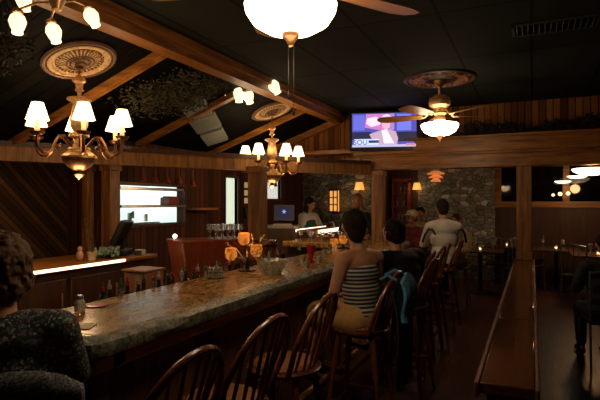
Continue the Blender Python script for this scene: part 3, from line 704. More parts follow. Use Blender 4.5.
# upholstered chair under foreground man
MX, MY = -1.63, 1.10
uc = empty('upholstered_stool',(MX,MY,0),'upholstered stool with grey flecked backrest in the bottom left corner','stool',rz=R(48))
b = MB(); b.box((.06,-.25,.83),(.42,.07,.42)); b.ell((.06,-.25,1.02),(.21,.04,.085)); 
remesh(b,'backrest',M['fleck'],uc,.012,6)
b = MB(); b.ell((0,0,.70),(.23,.23,.06)); b.build('seat', M['fleck'], uc)
for sx in (-1,1):
    for sy in (-1,1): MB().tube([(sx*.15,sy*.15,.68),(sx*.2,sy*.2,0)],[.02,.014]).build('leg', M['darkwood'], uc)
    MB().tube([(sx*.15,-.15,.68),(sx*.16,-.25,.75)],.015).build('back_bracket', M['darkwood'], uc)

# ------------------------------------------------------------ people
def hand(mb, wrist, d, n, s):
    """palm along d, n = palm normal (down); five fingers"""
    d = Vector(d).normalized(); n = Vector(n).normalized(); side = d.cross(n).normalized()*s
    w = Vector(wrist); pc = w + d*.045
    for k in (-1,0,1): mb.cap(w+side*k*.014+d*.01, w+d*.085+side*k*.024, .013, .011)
    for k,(l,o_) in enumerate(((.062,-.033),(.074,-.011),(.07,.011),(.055,.033))):
        a = w+d*.085+side*o_; b_ = a+d*l*.55+n*.008; c_ = b_+d*l*.4+n*.024
        mb.cap(a,b_,.0095,.009); mb.cap(b_,c_,.009,.0075)
    a = w+d*.025-side*.022; b_ = a+d*.035-side*.03; c_ = b_+d*.03-side*.008+n*.012
    mb.cap(a,b_,.012,.010); mb.cap(b_,c_,.010,.008)
def person(loc, yaw, label, pose='sit', seat=.76, tors=1.0, head_turn=0, female=False, top='navy', topkind='shirt', bottom='navy', hair='hairdk', hairstyle='short', skin='skin', arms=None, lean=0, build=1.0, vox=.008, group=None):
    sk = MB(); cl = MB(); tr = MB()
    ph = seat+.09 if pose=='sit' else .93
    def T(x,y,z): # torso coordinate: z above hip, apply lean
        z*=tors; return Vector((x*build, y+z*sin(lean), ph+z*cos(lean)))
    hipw = .165 if female else .155
    shw = (.160 if female else .185)
    torso = [((0,0,.0),(hipw,.115,.11)),((0,0,.12),(.125 if female else .15,.095,.12)),((0,.0,.27),(.14 if female else .165,.10,.14)),((0,-.005,.40),(.155 if female else .175,.095,.10)),((0,-.01,.46),(shw-.04,.07,.06))]
    for c_,r_ in torso:
        sk.ell(T(*c_),(r_[0]*build,r_[1]*build,r_[2]*tors),20,(-lean,0,0))
        if topkind=='tube':
            if c_[2]<.35: cl.ell(T(c_[0],c_[1],c_[2]+(.05 if c_[2]>.2 else 0)),(r_[0]*build+.016,r_[1]*build+.014,r_[2]*tors),20,(-lean,0,0))
            if .2<c_[2]<.35: cl.ell(T(c_[0],c_[1],.19),(.150,.108,.13),20,(-lean,0,0))
        else: cl.ell(T(*c_),(r_[0]*build+.014,r_[1]*build+.016,r_[2]*tors+.01),20,(-lean,0,0))
    tr.ell(T(0,0,-.01),(hipw*build+.012,.13*build,.115),20)
    nb = T(0,-.01,.47); hc = T(0,.035,.66); hc.z = nb.z+.195
    sk.cap(nb, hc-Vector((0,.01,.07)), .058, .05)
    # head
    hr = Matrix.Rotation(head_turn,3,'Z'); H = lambda x,y,z: hc+hr@Vector((x,y,z))
    sk.ell(hc,(.074,.092,.105),20,(0,0,head_turn)); sk.ell(H(0,.03,-.06),(.052,.058,.055),16,(0,0,head_turn))
    sk.cap(H(0,.09,.005),H(0,.108,-.028),.010,.014); sk.ell(H(.077,-.005,-.01),(.012,.02,.032)); sk.ell(H(-.077,-.005,-.01),(.012,.02,.032))
    sk.ell(H(0,.086,-.062),(.024,.012,.007)); sk.ell(H(0,.088,-.074),(.02,.012,.007))
    # legs
    for s in (-1,1):
        hp = Vector((s*.09*build,0,ph-.02))
        if pose=='sit': kn = Vector((s*(.13 if not female else .09),.40,ph-.05)); an = Vector((s*.12,.40,ph-.46)); toe = an+Vector((0,.14,-.04))
        else: kn = Vector((s*.10,.02,.50)); an = Vector((s*.10,-.01,.09)); toe = an+Vector((s*.02,.15,-.055))
        sk.cap(hp,kn,.082*build,.056); sk.cap(kn,an,.054,.036); sk.cap(an+Vector((0,-.03,-.03)),toe,.035,.028)
        if topkind=='tube': tr.cap(hp,hp.lerp(kn,.9),.115,.100)
        else:
            tr.cap(hp,kn,.095*build,.07); tr.cap(kn,an+Vector((0,0,.05)),.068,.052)
    # arms
    handdirs = arms or [((-.25,.08,.20),(-.16,.34,.17)),((.25,.08,.20),(.16,.34,.17))]
    for s,(el,wr) in zip((-1,1),handdirs):
        sh = T(s*shw,-.01,.43); el = T(*el); wr = T(*wr)
        sk.cap(T(s*shw*.5,-.01,.45),sh,.055,.056*build); sk.cap(sh,el,.052*build,.036); sk.cap(el,wr,.038,.026)
        dd = (wr-el).normalized(); dd = (dd+Vector((0,0,-dd.z*.6))).normalized() if abs(dd.z)<.75 else dd
        hand(sk, wr, dd, Vector((0,0,-1)) if abs(dd.z)<.75 else Vector((-s,0,0)), s)
        if topkind=='shirt':
            cl.cap(T(s*shw*.5,-.01,.45),sh,.066,.070*build); cl.cap(sh,el,.068*build,.052); cl.cap(el,el.lerp(wr,.8),.052,.040)
        if topkind=='tee':
            cl.cap(T(s*shw*.5,-.01,.45),sh,.066,.070*build); cl.cap(sh,sh.lerp(el,.75),.068*build,.06)
    o = remesh(sk,'person',M[skin],None,vox,5); o.location = loc; o.rotation_euler=(0,0,yaw)
    tag(o,label,'person',group)
    t1 = remesh(cl,'top' if topkind=='tube' else 'shirt',M[top],o,.009,14)
    remesh(tr,'skirt' if topkind=='tube' else 'trousers',M[bottom],o,.012,5)
    for s in (-1,1):
        MB().ell(H(s*.030,.083,.008),.0105,10).build('eye',M['white'],o)
        if topkind!='tube' or 1:
            an = Vector((s*.12,.40,ph-.46)) if pose=='sit' else Vector((s*.10,-.01,.09)); 
            f = MB(); f.cap(an+Vector((0,-.035,-.045)),an+Vector((0,.15,-.055 if pose=='sit' else -.052)),.036,.032)
            f.build('shoe',M['black'],o)
    hm = MB(); off=Vector((0,0,0))
    e3=(0,0,head_turn)
    if hairstyle=='short':
        hm.ell(H(0,-.015,.030),(.083,.095,.094),20,e3); hm.ell(H(0,-.055,-.03),(.066,.055,.06),16,e3)
    elif hairstyle=='curly':
        hm.ell(H(0,-.025,.02),(.090,.098,.102),20,e3); hm.ell(H(0,-.055,-.045),(.076,.062,.065),16,e3)
        for s in (-1,1): hm.ell(H(s*.07,-.03,-.02),(.025,.045,.06),12,e3)
    elif hairstyle=='long':
        hm.ell(H(0,-.012,.032),(.089,.100,.096),20,e3); hm.ell(H(0,-.06,-.08),(.085,.05,.12),16,e3); hm.ell(H(0,-.07,-.18),(.07,.035,.09),16,e3)
        for s in (-1,1): hm.cap(H(s*.07,-.02,0),H(s*.072,-.02,-.16),.03,.022)
    elif hairstyle=='updo':
        hm.ell(H(0,-.024,.022),(.086,.094,.100),20,e3); hm.ell(H(0,-.055,-.045),(.066,.055,.07),16,e3); hm.ell(H(0,-.075,-.075),(.045,.035,.045),12,e3)
    elif hairstyle=='bushy':
        hm.ell(H(0,-.025,.018),(.096,.100,.104),24,e3); hm.ell(H(0,-.05,-.06),(.082,.066,.075),20,e3)
        for s in (-1,1): hm.ell(H(s*.072,-.03,-.03),(.030,.05,.065),14,e3)
    elif hairstyle=='cap':
        hm.ell(H(0,-.02,-.01),(.082,.088,.085),20,e3)
        cp = MB(); cp.ell(H(0,-.01,.04),(.092,.104,.075),20,e3); cp.ell(H(0,.12,.03),(.065,.07,.010),16,e3); remesh(cp,'cap',M['cream'],o,.008,3)
    hh = remesh(hm,'hair',M[hair],o,.0065 if hairstyle=='bushy' else .008,2)
    if hairstyle in ('bushy','curly','long'):
        amp = .011 if hairstyle=='bushy' else .006
        for v in hh.data.vertices:
            v.co += v.normal*amp*(mnoise.noise(v.co*38)+.6*mnoise.noise(v.co*90+Vector((3,1,2))))
    return o
PI=pi
# the foreground man
man = person((MX,MY,0), R(48), 'man with greying brown hair in a dark floral shirt seated in the left foreground', seat=.745, tors=.75, top='pattern', hair='hairman', hairstyle='bushy', build=1.0, head_turn=R(6), lean=R(2), arms=[((-.25,.10,.20),(-.10,.30,.20)),((.24,.08,.18),(.06,.30,.22))])
# woman in stripes : faces the bar (-X) and up the room
woman = person((-1.06,3.30,0), R(62), 'woman with bare back in strapless striped top and khaki skirt', seat=.745, tors=.88, female=True, top='stripes', topkind='tube', bottom='khaki', hair='hairdk', hairstyle='updo', build=1.0, head_turn=R(-25), lean=R(5),
   arms=[((-.235,.03,.15),(-.15,.24,.04)),((.23,.06,.18),(.12,.27,.10))])
d1 = person((-.97,4.20,0), R(60), 'dark-haired person in dark clothes seated just beyond the woman in stripes', seat=.745, tors=.70, top='navy', hair='hairdk', hairstyle='curly', build=1.15, lean=R(14))
wm = person((-1.03,6.60,0), R(22), 'dark-haired man in a white shirt seated at the far end of the bar', seat=.76, tors=1.04, top='whitecloth', hair='hairdk', hairstyle='short', skin='skindk', build=.95, lean=R(3), arms=[((-.25,.12,.20),(-.14,.34,.20)),((.25,.12,.20),(.14,.34,.20))])
for s in (-1,1):
    b = MB(); b.tube([(s*.13,-.125,1.20),(s*.165,-.125,1.26),(s*.21,-.10,1.27),(s*.25,-.07,1.20),(s*.275,-.03,1.10)],.014,8); b.build('shoulder_strap', M['black'], wm)
bl = person((-2.50,7.50,0), R(200), 'long-haired blonde person in black standing behind the woman in stripes', pose='stand', tors=1.06, female=True, top='navy', hair='hairbl', hairstyle='long', skin='skindk', head_turn=R(-30))
cp = person((-1.66,7.70,0), R(160), 'person in a pale cap and dark red top beyond the bar end', seat=.66, tors=.95, top='redcloth', hair='hairbr', hairstyle='cap', skin='skindk')
bg = person((-1.72,8.55,0), R(185), 'person in a pale shirt facing the viewer left of the man in white', seat=.66, tors=1.0, top='beige', hair='hairdk', hairstyle='short', skin='skindk')
b2 = person((-1.08,8.3,0), R(150), 'person in a beige shirt partly hidden to the right of the man in white', seat=.60, tors=.92, top='beige', hair='hairbr', hairstyle='short', skin='skindk')
for (o_, lab, h) in ((cp,'wooden stool under the person in the pale cap',.66),(bg,'wooden stool under the pale-shirted person facing the viewer',.60),(b2,'wooden stool under the beige-shirted person right of the man in white',.60)):
    t = empty('wooden_stool',(o_.location.x,o_.location.y,0),lab,'stool')
    MB().lathe([(0,h-.04),(.17,h-.04),(.18,h-.02),(.17,h),(0,h)],n=24).build('seat', M['chairwood'], t)
    for sx in (-1,1):
        for sy in (-1,1): MB().tube([(sx*.11,sy*.11,h-.03),(sx*.17,sy*.17,0)],.015).build('leg', M['chairwood'], t)
bt = person((-3.70,8.35,0), R(-115), 'bartender with dark wavy hair, white sleeves and green apron behind the far shelf', pose='stand', tors=.98, female=True, top='whitecloth', hair='hairdk', hairstyle='long', head_turn=R(20))
b = MB(); b.ell((0,.02,1.10),(.155,.125,.28)); b.ell((0,.03,.80),(.19,.15,.22)); remesh(b,'apron',M['greencloth'],bt,.012,4)
# jacket hung on woman's stool
jk = empty('jacket',(-.85,3.26,0),'blue jacket with dark lining draped over the stool back behind the woman','jacket')
def cloth(y0,y1,z0,z1,xoff,th,amp,seed,bow=0):
    random.seed(seed); mb=MB(); ny,nz=22,16; vs=[]
    for side in (0,1):
        for i in range(nz+1):
            for j in range(ny+1):
                u=j/ny; w=i/nz; y=y0+(y1-y0)*u; z=z1-(z1-z0)*w - .05*(2*u-1)**2*(1-w)
                x=xoff+bow*w+amp*sin(u*17+seed+2*w)*(.3+w)+.02*sin(w*5) + side*th
                vs.append((x,y+amp*cos(w*7+u*3),z))
    q=(ny+1)*(nz+1); fs=[]
    for i in range(nz):
        for j in range(ny):
            a=i*(ny+1)+j; fs.append((a,a+ny+1,a+ny+2,a+1)); fs.append((q+a,q+a+1,q+a+ny+2,q+a+ny+1))
    for i in range(nz):
        a=i*(ny+1); fs.append((a,q+a,q+a+ny+1,a+ny+1)); a+=ny; fs.append((a,a+ny+1,q+a+ny+1,q+a))
    for j in range(ny):
        fs.append((j,j+1,q+j+1,q+j)); a=nz*(ny+1)+j; fs.append((a,q+a,q+a+1,a+1))
    return mb.add(vs,fs)
cloth(-.14,.22,.40,1.06,.035,.012,.012,2,.06).build('dark_lining', M['jacketdk'], jk)
cloth(-.12,.18,.84,1.14,.09,.02,.009,4,.03).build('blue_shoulder', M['denim'], jk)
cloth(-.1,.18,.80,1.05,-.075,.01,.008,6).build('inner_side', M['jacketdk'], jk)
b=MB(); b.tube([(-.05,-.08,1.10),(.0,-.08,1.13),(.06,-.08,1.10)],.01); b.build('collar', M['denim'], jk); b=MB(); b.tube([(-.07,.12,1.10),(-.0,.12,1.14),(.06,.12,1.11)],.014); b.build('collar', M['denim'], jk)

# ------------------------------------------------------------ things on the bar
def on_bar(px, py, zt=BARZ):
    zc = (EYE-zt)*F/(py-203); p = P(px,py,zc); return Vector((p.x,p.y,zt))
# branchy iron candle centrepieces with amber cups
def centrepiece(x,y,z,label,cups,twigs,seed,h=.0):
    random.seed(seed)
    t = empty('candle_centrepiece',(x,y,z),label,'candle holder','twig candle holders with amber cups')
    MB().lathe([(0,0),(.07,.002),(.07,.01),(.02,.016),(.012,.05),(.01,.10),(0,.10)],n=20).build('base', M['iron'], t)
    for k in range(twigs):
        a=random.uniform(0,2*pi); r=random.uniform(.07,.19); zz=random.uniform(.02,.26)
        p1=Vector((cos(a)*r*.5,sin(a)*r*.5,zz*.6+.04)); p2=Vector((cos(a+.3)*r,sin(a+.3)*r,zz+.01))
        w=MB().tube([(0,0,.03+.05*random.random()),p1,p2],[.0028,.002,.001],6); w.ell(p2,.006,8)
        for q in range(3):
            p3=p2+Vector((random.uniform(-.04,.04),random.uniform(-.04,.04),random.uniform(.0,.05))); w.tube([p1.lerp(p2,.6),p3],.0012,5); w.ell(p3,.0045,6)
        w.build('beaded_twig', M['bronzebead'], t)
    for (dx,dy,dz_) in cups:
        MB().tube([(0,0,.04),(dx*.6,dy*.6,dz_*.7),(dx,dy,dz_-.03)],.004).build('cup_arm', M['iron'], t)
        c=MB().lathe([(0,dz_-.045),(.024,dz_-.045),(.044,dz_-.02),(.049,dz_+.01),(.042,dz_+.05),(.038,dz_+.05),(.044,dz_+.01),(.04,dz_-.018),(0,dz_-.035)],(dx,dy,0),20).build('amber_cup', M['amber'], t)
        MB().lathe([(0,dz_-.02),(.014,dz_-.02),(.014,dz_+.0),(0,dz_+.0)],(dx,dy,0),10).build('tea_light', M['flame'], c)
    return t
M['bronzebead']=plain('bronze_beads',(.26,.17,.09),.12,.7,.5,60)
M['flame']=emis('flame_glow',(1,.55,.2),6)
p=on_bar(236,270); p.x=max(p.x,-2.02)
def camoff(r,f): return (r*CS-f*SN, r*SN+f*CS)
def cc3(lst): return [(*camoff(a,b),c) for a,b,c in lst]
centrepiece(p.x,p.y,BARZ,'nearer twig centrepiece with three glowing amber cups, left of the glass bowl',cc3([(-.125,-.02,.13),(-.03,.03,.245),(.07,.0,.155)]),26,1)
light('POINT',(p.x,p.y,BARZ+.36),2.0,(1,.5,.2),.05)
p2=on_bar(334,243); p2=Vector((-2.0,5.5,BARZ))
centrepiece(p2.x,p2.y,BARZ,'farther twig candle centrepiece with amber cups, left of the seated woman\'s head',cc3([(.0,-.02,.10),(.05,.05,.24),(-.1,.03,.06)]),22,2)
# cut-glass bowl
q=on_bar(281,275); t=empty('glass_bowl',(-1.78,3.33,BARZ),'wide cut-glass bowl with a straw, on the bar by the woman','bowl')
M['cutglass']=plain('cut_glass',(.75,.70,.52),.12,0,.6,70); 
M['cutglass'].node_tree.nodes['Principled BSDF'].inputs['Transmission Weight'].default_value=.55
MB().lathe([(0,0),(.07,0),(.075,.01),(.10,.06),(.112,.105),(.105,.105),(.09,.06),(.065,.015),(0,.012)],n=36,wob=(12,.05)).build('bowl_body', M['cutglass'], t, False)
MB().tube([(-.06,.02,.05),(-.09,-.03,.15)],.004).build('straw', M['whitecloth'], t)
b=MB(); random.seed(9)
for k in range(16): b.box((random.uniform(-.05,.05),random.uniform(-.05,.05),.04+.03*random.random()),(.03,.03,.025),(random.random(),random.random(),random.random()))
b=b.build('ice', M['cutglass'], t, False); b['kind']='stuff'
# red goblet
t=empty('red_goblet',(*on_bar(311,262).xy,BARZ),'tall ruby-red glass tumbler on the bar left of the woman','glass')
MB().lathe([(0,0),(.035,.0),(.037,.01),(.022,.03),(.022,.05),(.036,.09),(.042,.15),(.039,.15),(.033,.09),(0,.055)],n=20).build('tumbler', M['redglass'], t)
MB().lathe([(.0425,.146),(.0425,.152),(.038,.152)],n=20).build('rim', M['glass'], t)
for i,(px,py) in enumerate(((303,263),(319,264),(313,270),(325,256),(299,250),(330,250))):
    w=on_bar(px,py); w.x=min(w.x,-1.63)
    t=empty('shot_glass',(w.x,w.y,BARZ),'small clear glass standing near the ruby-red tumbler','glass','small clear glasses around the red tumbler')
    MB().lathe([(0,.0),(.022,0),(.022,.012),(.028,.07),(.026,.07),(.02,.014),(0,.014)],n=16).build('glass_body', M['cutglass'], t)
# salt / sugar caddy
w=on_bar(203,277); t=empty('condiment_caddy',(-2.03,w.y,BARZ),'small black wire caddy of salt and pepper shakers on the bar','caddy')
MB().lathe([(0,0),(.065,0),(.065,.006),(0,.006)],n=20).tube([(cos(a*pi/8)*.065,sin(a*pi/8)*.065,.045) for a in range(17)],.003).tube([(0,0,0),(0,0,.12)],.003).build('rack', M['iron'], t)
for k in range(4):
    a=k*pi/2+.5; x,y=.033*cos(a),.033*sin(a)
    j=MB().lathe([(0,.006),(.02,.006),(.02,.05),(.014,.06),(0,.06)],(x,y,0),14).build('shaker', M['cutglass'], t)
    MB().lathe([(.016,.058),(.016,.07),(.008,.08),(0,.08)],(x,y,0),14).build('shaker_lid', M['steel'], j)
# jar, plate, menu, coaster near the man
w=on_bar(80,312); t=empty('pepper_jar',(w.x,w.y,BARZ),'glass jar with a metal lid on the bar beside the foreground man','jar'); t.scale=(.85,.85,.75)
MB().lathe([(0,0),(.026,0),(.030,.01),(.030,.07),(.020,.085),(0,.085)],n=20).build('jar_body', M['cutglass'], t); MB().lathe([(.022,.084),(.022,.10),(.012,.11),(0,.11)],n=20).build('lid', M['steel'], t)
w=on_bar(97,306); t=tag(MB().lathe([(0,0),(.04,0),(.055,.006),(.05,.008),(0,.004)],n=24).build('red_plate', plain('red_melamine',(.45,.07,.04),.3), None),'small red round coaster plate on the bar past the jar','plate'); t.location=(w.x,w.y,BARZ)
w=on_bar(87,327); mn=empty('menu_card',(w.x-.01,w.y,BARZ+.0),'cream menu card lying on the bar edge beside the foreground man','menu',rz=R(30))
MB().bb((-.035,-.05,.001),(.035,.05,.005)).build('card', M['cream'], mn); MB().bb((-.022,.0,.0052),(-.008,.018,.0058)).build('printed_mark', M['redwood'], mn)
w=on_bar(72,318); t=tag(MB().bb((-.03,-.02,0),(.03,.02,.015)).build('sugar_packet_box', plain('red_box',(.5,.12,.05),.5), None,True,.003),'small red-orange box on the bar between jar and menu card','box'); t.location=(w.x,w.y,BARZ)

# bottles in the speed rail behind the bar
rail=empty('speed_rail',(-2.24,2.08,0),'steel bottle rail hung along the inner side of the bar','rail')
MB().bb((-.06,0,.82),(.055,2.50,.83)).bb((-.06,0,.82),(-.055,2.50,.90)).bb((.05,0,.82),(.055,2.50,.95)).build('trough', M['steel'], rail)
for k in range(3): MB().bb((.05,.1+k*.75,.80),(.10,.14+k*.75,.88)).build('bracket', M['steel'], rail)
mats=[M['greenglass'],M['brownglass'],M['glass'],plain('dark_bottle',(.02,.02,.015),.15)]
caps=[plain('red_cap',(.22,.02,.012),.4),plain('white_cap',(.34,.32,.27),.4),plain('green_cap',(.02,.09,.03),.4)]
protos=[]
for i in range(34):
    k=i%4; key=(k,i%3); y=2.13+i*.0715
    if i<12:
        t=empty('liquor_bottle',(0,0,0),'','bottle','liquor bottles in the rail behind the bar')
        MB().lathe([(0,0),(.031,0),(.033,.01),(.033,.17),(.026,.20),(.013,.225),(.012,.27),(0,.27)],n=16).build('bottle_body', mats[k], t)
        MB().lathe([(.0,.262),(.013,.262),(.013,.285),(.006,.292),(.005,.315),(0,.315)],n=10).build('pourer', caps[i%3], t)
        MB().lathe([(.0335,.06),(.0335,.14)],n=16).build('bottle_label', [M['cream'],caps[0],M['white']][(i//2)%3], t)
        protos.append(t)
    else: t=dup(protos[i%12],(0,0,0),'')
    t.location=(-2.25+.010*(-1)**i,y,.83); t['label']=['bottle with red pourer in the row of liquor bottles behind the bar','bottle with white pourer in the row of liquor bottles behind the bar','bottle with green pourer in the row of liquor bottles behind the bar'][i%3]
    t['group']=['red-pourer bottles','white-pourer bottles','green-pourer bottles'][i%3]+' in the rail'
# tan bin & dark well unit
g=P(143,268,4.15)
t=empty('ice_bin',(g.x,g.y,0),'tan wooden bin with a pale lid behind the bottles','bin',rz=R(0))
MB().bb((-.16,-.12,.0),(.16,.12,BARZ-.20)).build('stand', M['darkwood'], t); MB().bb((-.10,-.11,BARZ-.20),(.13,.11,BARZ-.03)).build('bin_body', M['tan'], t, True, .01); MB().bb((-.12,-.12,BARZ-.03),(.14,.12,BARZ-.01)).build('lid', M['tan'], t, True,.006)
b=t
for k in range(5):
    t=tag(MB().lathe([(0,0),(.018,0),(.02,.05),(.012,.06),(.008,.10),(0,.10)],n=12).build('bitters_bottle', [caps[0],M['white'],M['brownglass']][k%3], None),['small red bottle','small white bottle','small brown bottle','second small red bottle','second small white bottle'][k]+' at the end of the speed rail by the tan bin','bottle','small bottles beside the tan bin')
    t.location=(-2.62+.05*(k%2),3.28+.07*k,0)
tt=empty('service_well',(-2.6,3.4,0),'low dark service unit under the small bottles','cabinet')
MB().bb((-.09,-.25,0),(.12,.3,.86)).build('cabinet_body', M['darkwood'], tt); MB().bb((-.1,-.26,.86),(.13,.31,.88)).build('top_plate', M['steel'], tt)
for o_ in list(C.objects):
    if o_.name.startswith('bitters_bottle'): o_.location.z=.88
# tapered red-brown island with glassware
tl,tr_=P(175,240,4.6),P(243,243,5.0); ct=(tl+tr_)/2
isl=empty('bar_island',(ct.x-.0,ct.y,0),'dark red wooden island cabinet flaring towards its top, carrying stemware','cabinet',rz=math.atan2(tr_.y-tl.y,tr_.x-tl.x))
wd=(tr_-tl).length/2; zt_=tl.z
mb=MB(); 
def frus(x0,x1,y0,y1,z0,z1,tp): 
    return MB().add([(x0*tp,y0*tp,z0),(x1*tp,y0*tp,z0),(x1*tp,y1*tp,z0),(x0*tp,y1*tp,z0),(x0,y0,z1),(x1,y0,z1),(x1,y1,z1),(x0,y1,z1)],[(3,2,1,0),(4,5,6,7),(0,1,5,4),(1,2,6,5),(2,3,7,6),(3,0,4,7)])
frus(-wd,wd,-.20,.20,.55,zt_-.02,.72).build('cabinet_body', M['redwood'], isl); MB().bb((-wd*.7,-.14,0),(wd*.7,.14,.55)).build('plinth', M['darkwood'], isl)
MB().bb((-wd-.01,-.21,zt_-.02),(wd+.01,.21,zt_)).build('top_board', M['redwood'], isl, True,.005)
frus(-wd-.006,-wd+.006,-.204,-.19,.55,zt_-.02,.72).build('corner_strip', M['brass'], isl)
t=empty('glow_dot',(tl.x+.0,tl.y,zt_),'tiny glowing knob added as the lit left corner of the red island cabinet','lamp'); MB().ell((0,0,.035),.02).build('glow_ball', emis('rim_glint',(1,.9,.75),6), t); MB().lathe([(0,0),(.02,0),(.012,.018),(0,.02)],n=12).build('glow_base', M['brass'], t)  # glowing knob added to imitate the lit corner of the rim
def stemware(n='wine_glass'):
    t=empty(n,(0,0,0),'','glass'); MB().lathe([(0,0),(.034,.001),(.034,.004),(.006,.01),(.004,.055),(.012,.06),(.030,.08),(.034,.105),(.028,.135),(.026,.135),(.032,.105),(.028,.083),(0,.064)],n=18).build('glass_body', M['glass'], t); return t
wg=stemware(); wg['group']='wine glasses on the red island cabinet'; wg['label']='clear wine glass among the rows on the red island cabinet'
first=True
for i in range(4,9):
    for j in range(2):
        l=Vector((-wd+.14+i*(2*wd-.22)/8,-.09+j*.16,0)); l.rotate(Euler((0,0,isl.rotation_euler[2]))); l=l+Vector((isl.location.x,isl.location.y,zt_))
        if first: wg.location=l; first=False
        else: dup(wg,l,wg['label'])
wg2=None
for i in range(12):
    l=Vector((-2.95+.16*(i%6)+.03*(i//6),6.38+.22*(i//6),BARZ))
    wg2=dup(wg,l,'clear wine glass in the cluster on the far return of the bar',group='wine glasses on the far bar return')
# barrel
t=empty('wooden_barrel',(*P(264,262,5.1).xy,0),'small red-brown stave barrel standing behind the bar under the thick post','barrel')
zz=EYE-.38
MB().lathe([(0,zz-.40),(.12,zz-.40),(.145,zz-.2),(.13,zz),(.11,zz),(.11,zz-.03),(0,zz-.03)],n=28,wob=(14,.03)).build('staves', M['chairwood'], t)
for z in (zz-.34,zz-.06): MB().lathe([(.133,z),(.142,z),(.142,z+.03),(.133,z+.03)],n=28).build('hoop', M['iron'], t)
MB().bb((-.13,-.13,0),(.13,.13,zz-.40)).build('stand', M['darkwood'], t)
# bread basket / tan tray at far return
t=empty('bread_basket',(-2.75,6.75-.05,BARZ),'shallow tan basket on the far return of the bar','basket')
MB().lathe([(0,0),(.11,0),(.13,.05),(.125,.05),(.1,.01),(0,.01)],n=24).build('basket_body', M['tan'], t)
b=MB(); random.seed(4)
for k in range(7): b.ell((random.uniform(-.06,.06),random.uniform(-.06,.06),.045),(.035,.028,.022))
b.build('bread_rolls', M['cream'], t)['kind']='stuff'

# ------------------------------------------------------------ on the back counter
CZ=EYE-.535
def spot(px,X): return Vector((X,PX(px,X),CZ))
w=spot(80,-3.78); t=empty('cat_figurine',w,'small pinkish figurine on the back counter','figurine'); b=MB(); b.ell((0,0,.05),(.035,.03,.05)); b.ell((0,0,.11),(.024,.022,.024)); b.cap((-.012,0,.125),(-.015,0,.14),.007,.003); b.cap((.012,0,.125),(.015,0,.14),.007,.003); remesh(b,'figurine_body',plain('pink_ceramic',(.55,.30,.22),.4),t,.005,2)
w=spot(92,-3.75); t=empty('vase',w,'cream flowerpot with tall twigs of glassy beads on the back counter','vase')
MB().lathe([(0,0),(.035,0),(.045,.07),(.048,.075),(.04,.075),(0,.06)],n=20).build('pot', M['cream'], t)
random.seed(8)
for k in range(7):
    a=random.uniform(0,6.28); p1=Vector((cos(a)*.05,sin(a)*.05,.2)); p2=Vector((cos(a)*.07,sin(a)*.07,.28+.12*random.random()))
    b=MB().tube([(0,0,.06),p1,p2],.002,5)
    for q in range(4): b.ell(Vector((0,0,.06)).lerp(p2,.4+.2*q)+Vector((random.uniform(-.02,.02),random.uniform(-.02,.02),0)),.006,8)
    b.build('beaded_twig', M['bronzebead'], t)
w=spot(107,-3.74); t=empty('succulent_plant',w,'bushy teal-green plant on the back counter under the register screen','plant')
MB().lathe([(0,0),(.05,0),(.06,.04),(0,.035)],n=16).build('pot', M['iron'], t)
b=MB(); random.seed(2)
for k in range(140):
    a=random.uniform(0,6.28); r=random.uniform(0,.12); z=.03+random.uniform(0,.07); x,y=r*cos(a),r*sin(a)
    b.ell((x,y,z),(.014,.006,.02),6,(random.uniform(-1,1),random.uniform(-1,1),a))
b.build('foliage', M['teal'], t)
w=spot(120,-3.86); t=empty('cash_register',w,'dark cash register with a tilted screen on the end of the back counter','cash register',rz=R(-60))
MB().bb((-.15,-.10,0),(.15,.10,.06)).build('base', M['black'], t, True,.01); MB().tube([(0,.02,.05),(0,.04,.16)],.025).build('stand', M['black'], t)
MB().box((0,.02,.23),(.34,.06,.27),(R(-25),0,0)).build('screen_housing', M['black'], t, True,.01); MB().box((0,-.016,.232),(.30,.005,.22),(R(-25),0,0)).build('screen', M['night'], t)
w=spot(136,-3.72); w.y=min(w.y,3.63); t=empty('napkin_holder',(-3.68,4.0,CZ),'white napkin holder at the end of the back counter','napkin holder'); MB().bb((-.045,-.03,0),(.045,.03,.055)).build('napkins', M['white'], t); MB().bb((-.05,-.036,0),(.05,-.031,.045)).bb((-.05,.031,0),(.05,.036,.045)).bb((-.05,-.036,-.0),(.05,.036,.004)).build('holder', M['steel'], t)
# far register area
t=empty('point_of_sale_terminal',(-3.68,7.25,0),'dark point of sale terminal with a blue glint on screen behind the thick post','cash register',rz=R(22))
zz=EYE-.36
MB().bb((-.28,-.22,0),(.24,.22,zz-.04)).build('stand', M['darkwood'], t); MB().bb((-.30,-.24,zz-.04),(.26,.24,zz)).build('stand_top', M['steel'], t)
MB().bb((-.10,-.10,zz),(.14,.08,zz+.04)).build('base', M['black'], t); MB().box((.03,0,zz+.20),(.34,.05,.27),(R(-8),0,0)).build('screen_housing', M['black'], t, True,.01)
b=MB().box((.03,-.03,zz+.205),(.29,.004,.21),(R(-8),0,0)).build('screen', emis('pos_blue',(.01,.015,.06),.5,(.005,.005,.01)), t)
mb=MB()
for k in range(6): a=k*pi/3; mb.tube([(.03,-.037,zz+.22),(.03+.035*cos(a),-.037,zz+.22+.035*sin(a))],.004,6)
mb.build('screen_star', emis('pos_star',(.25,.35,1),1.5), b)
MB().bb((-.13,-.22,zz),(.17,-.11,zz+.03)).build('keyboard', M['whitecloth'], t, True,.004)
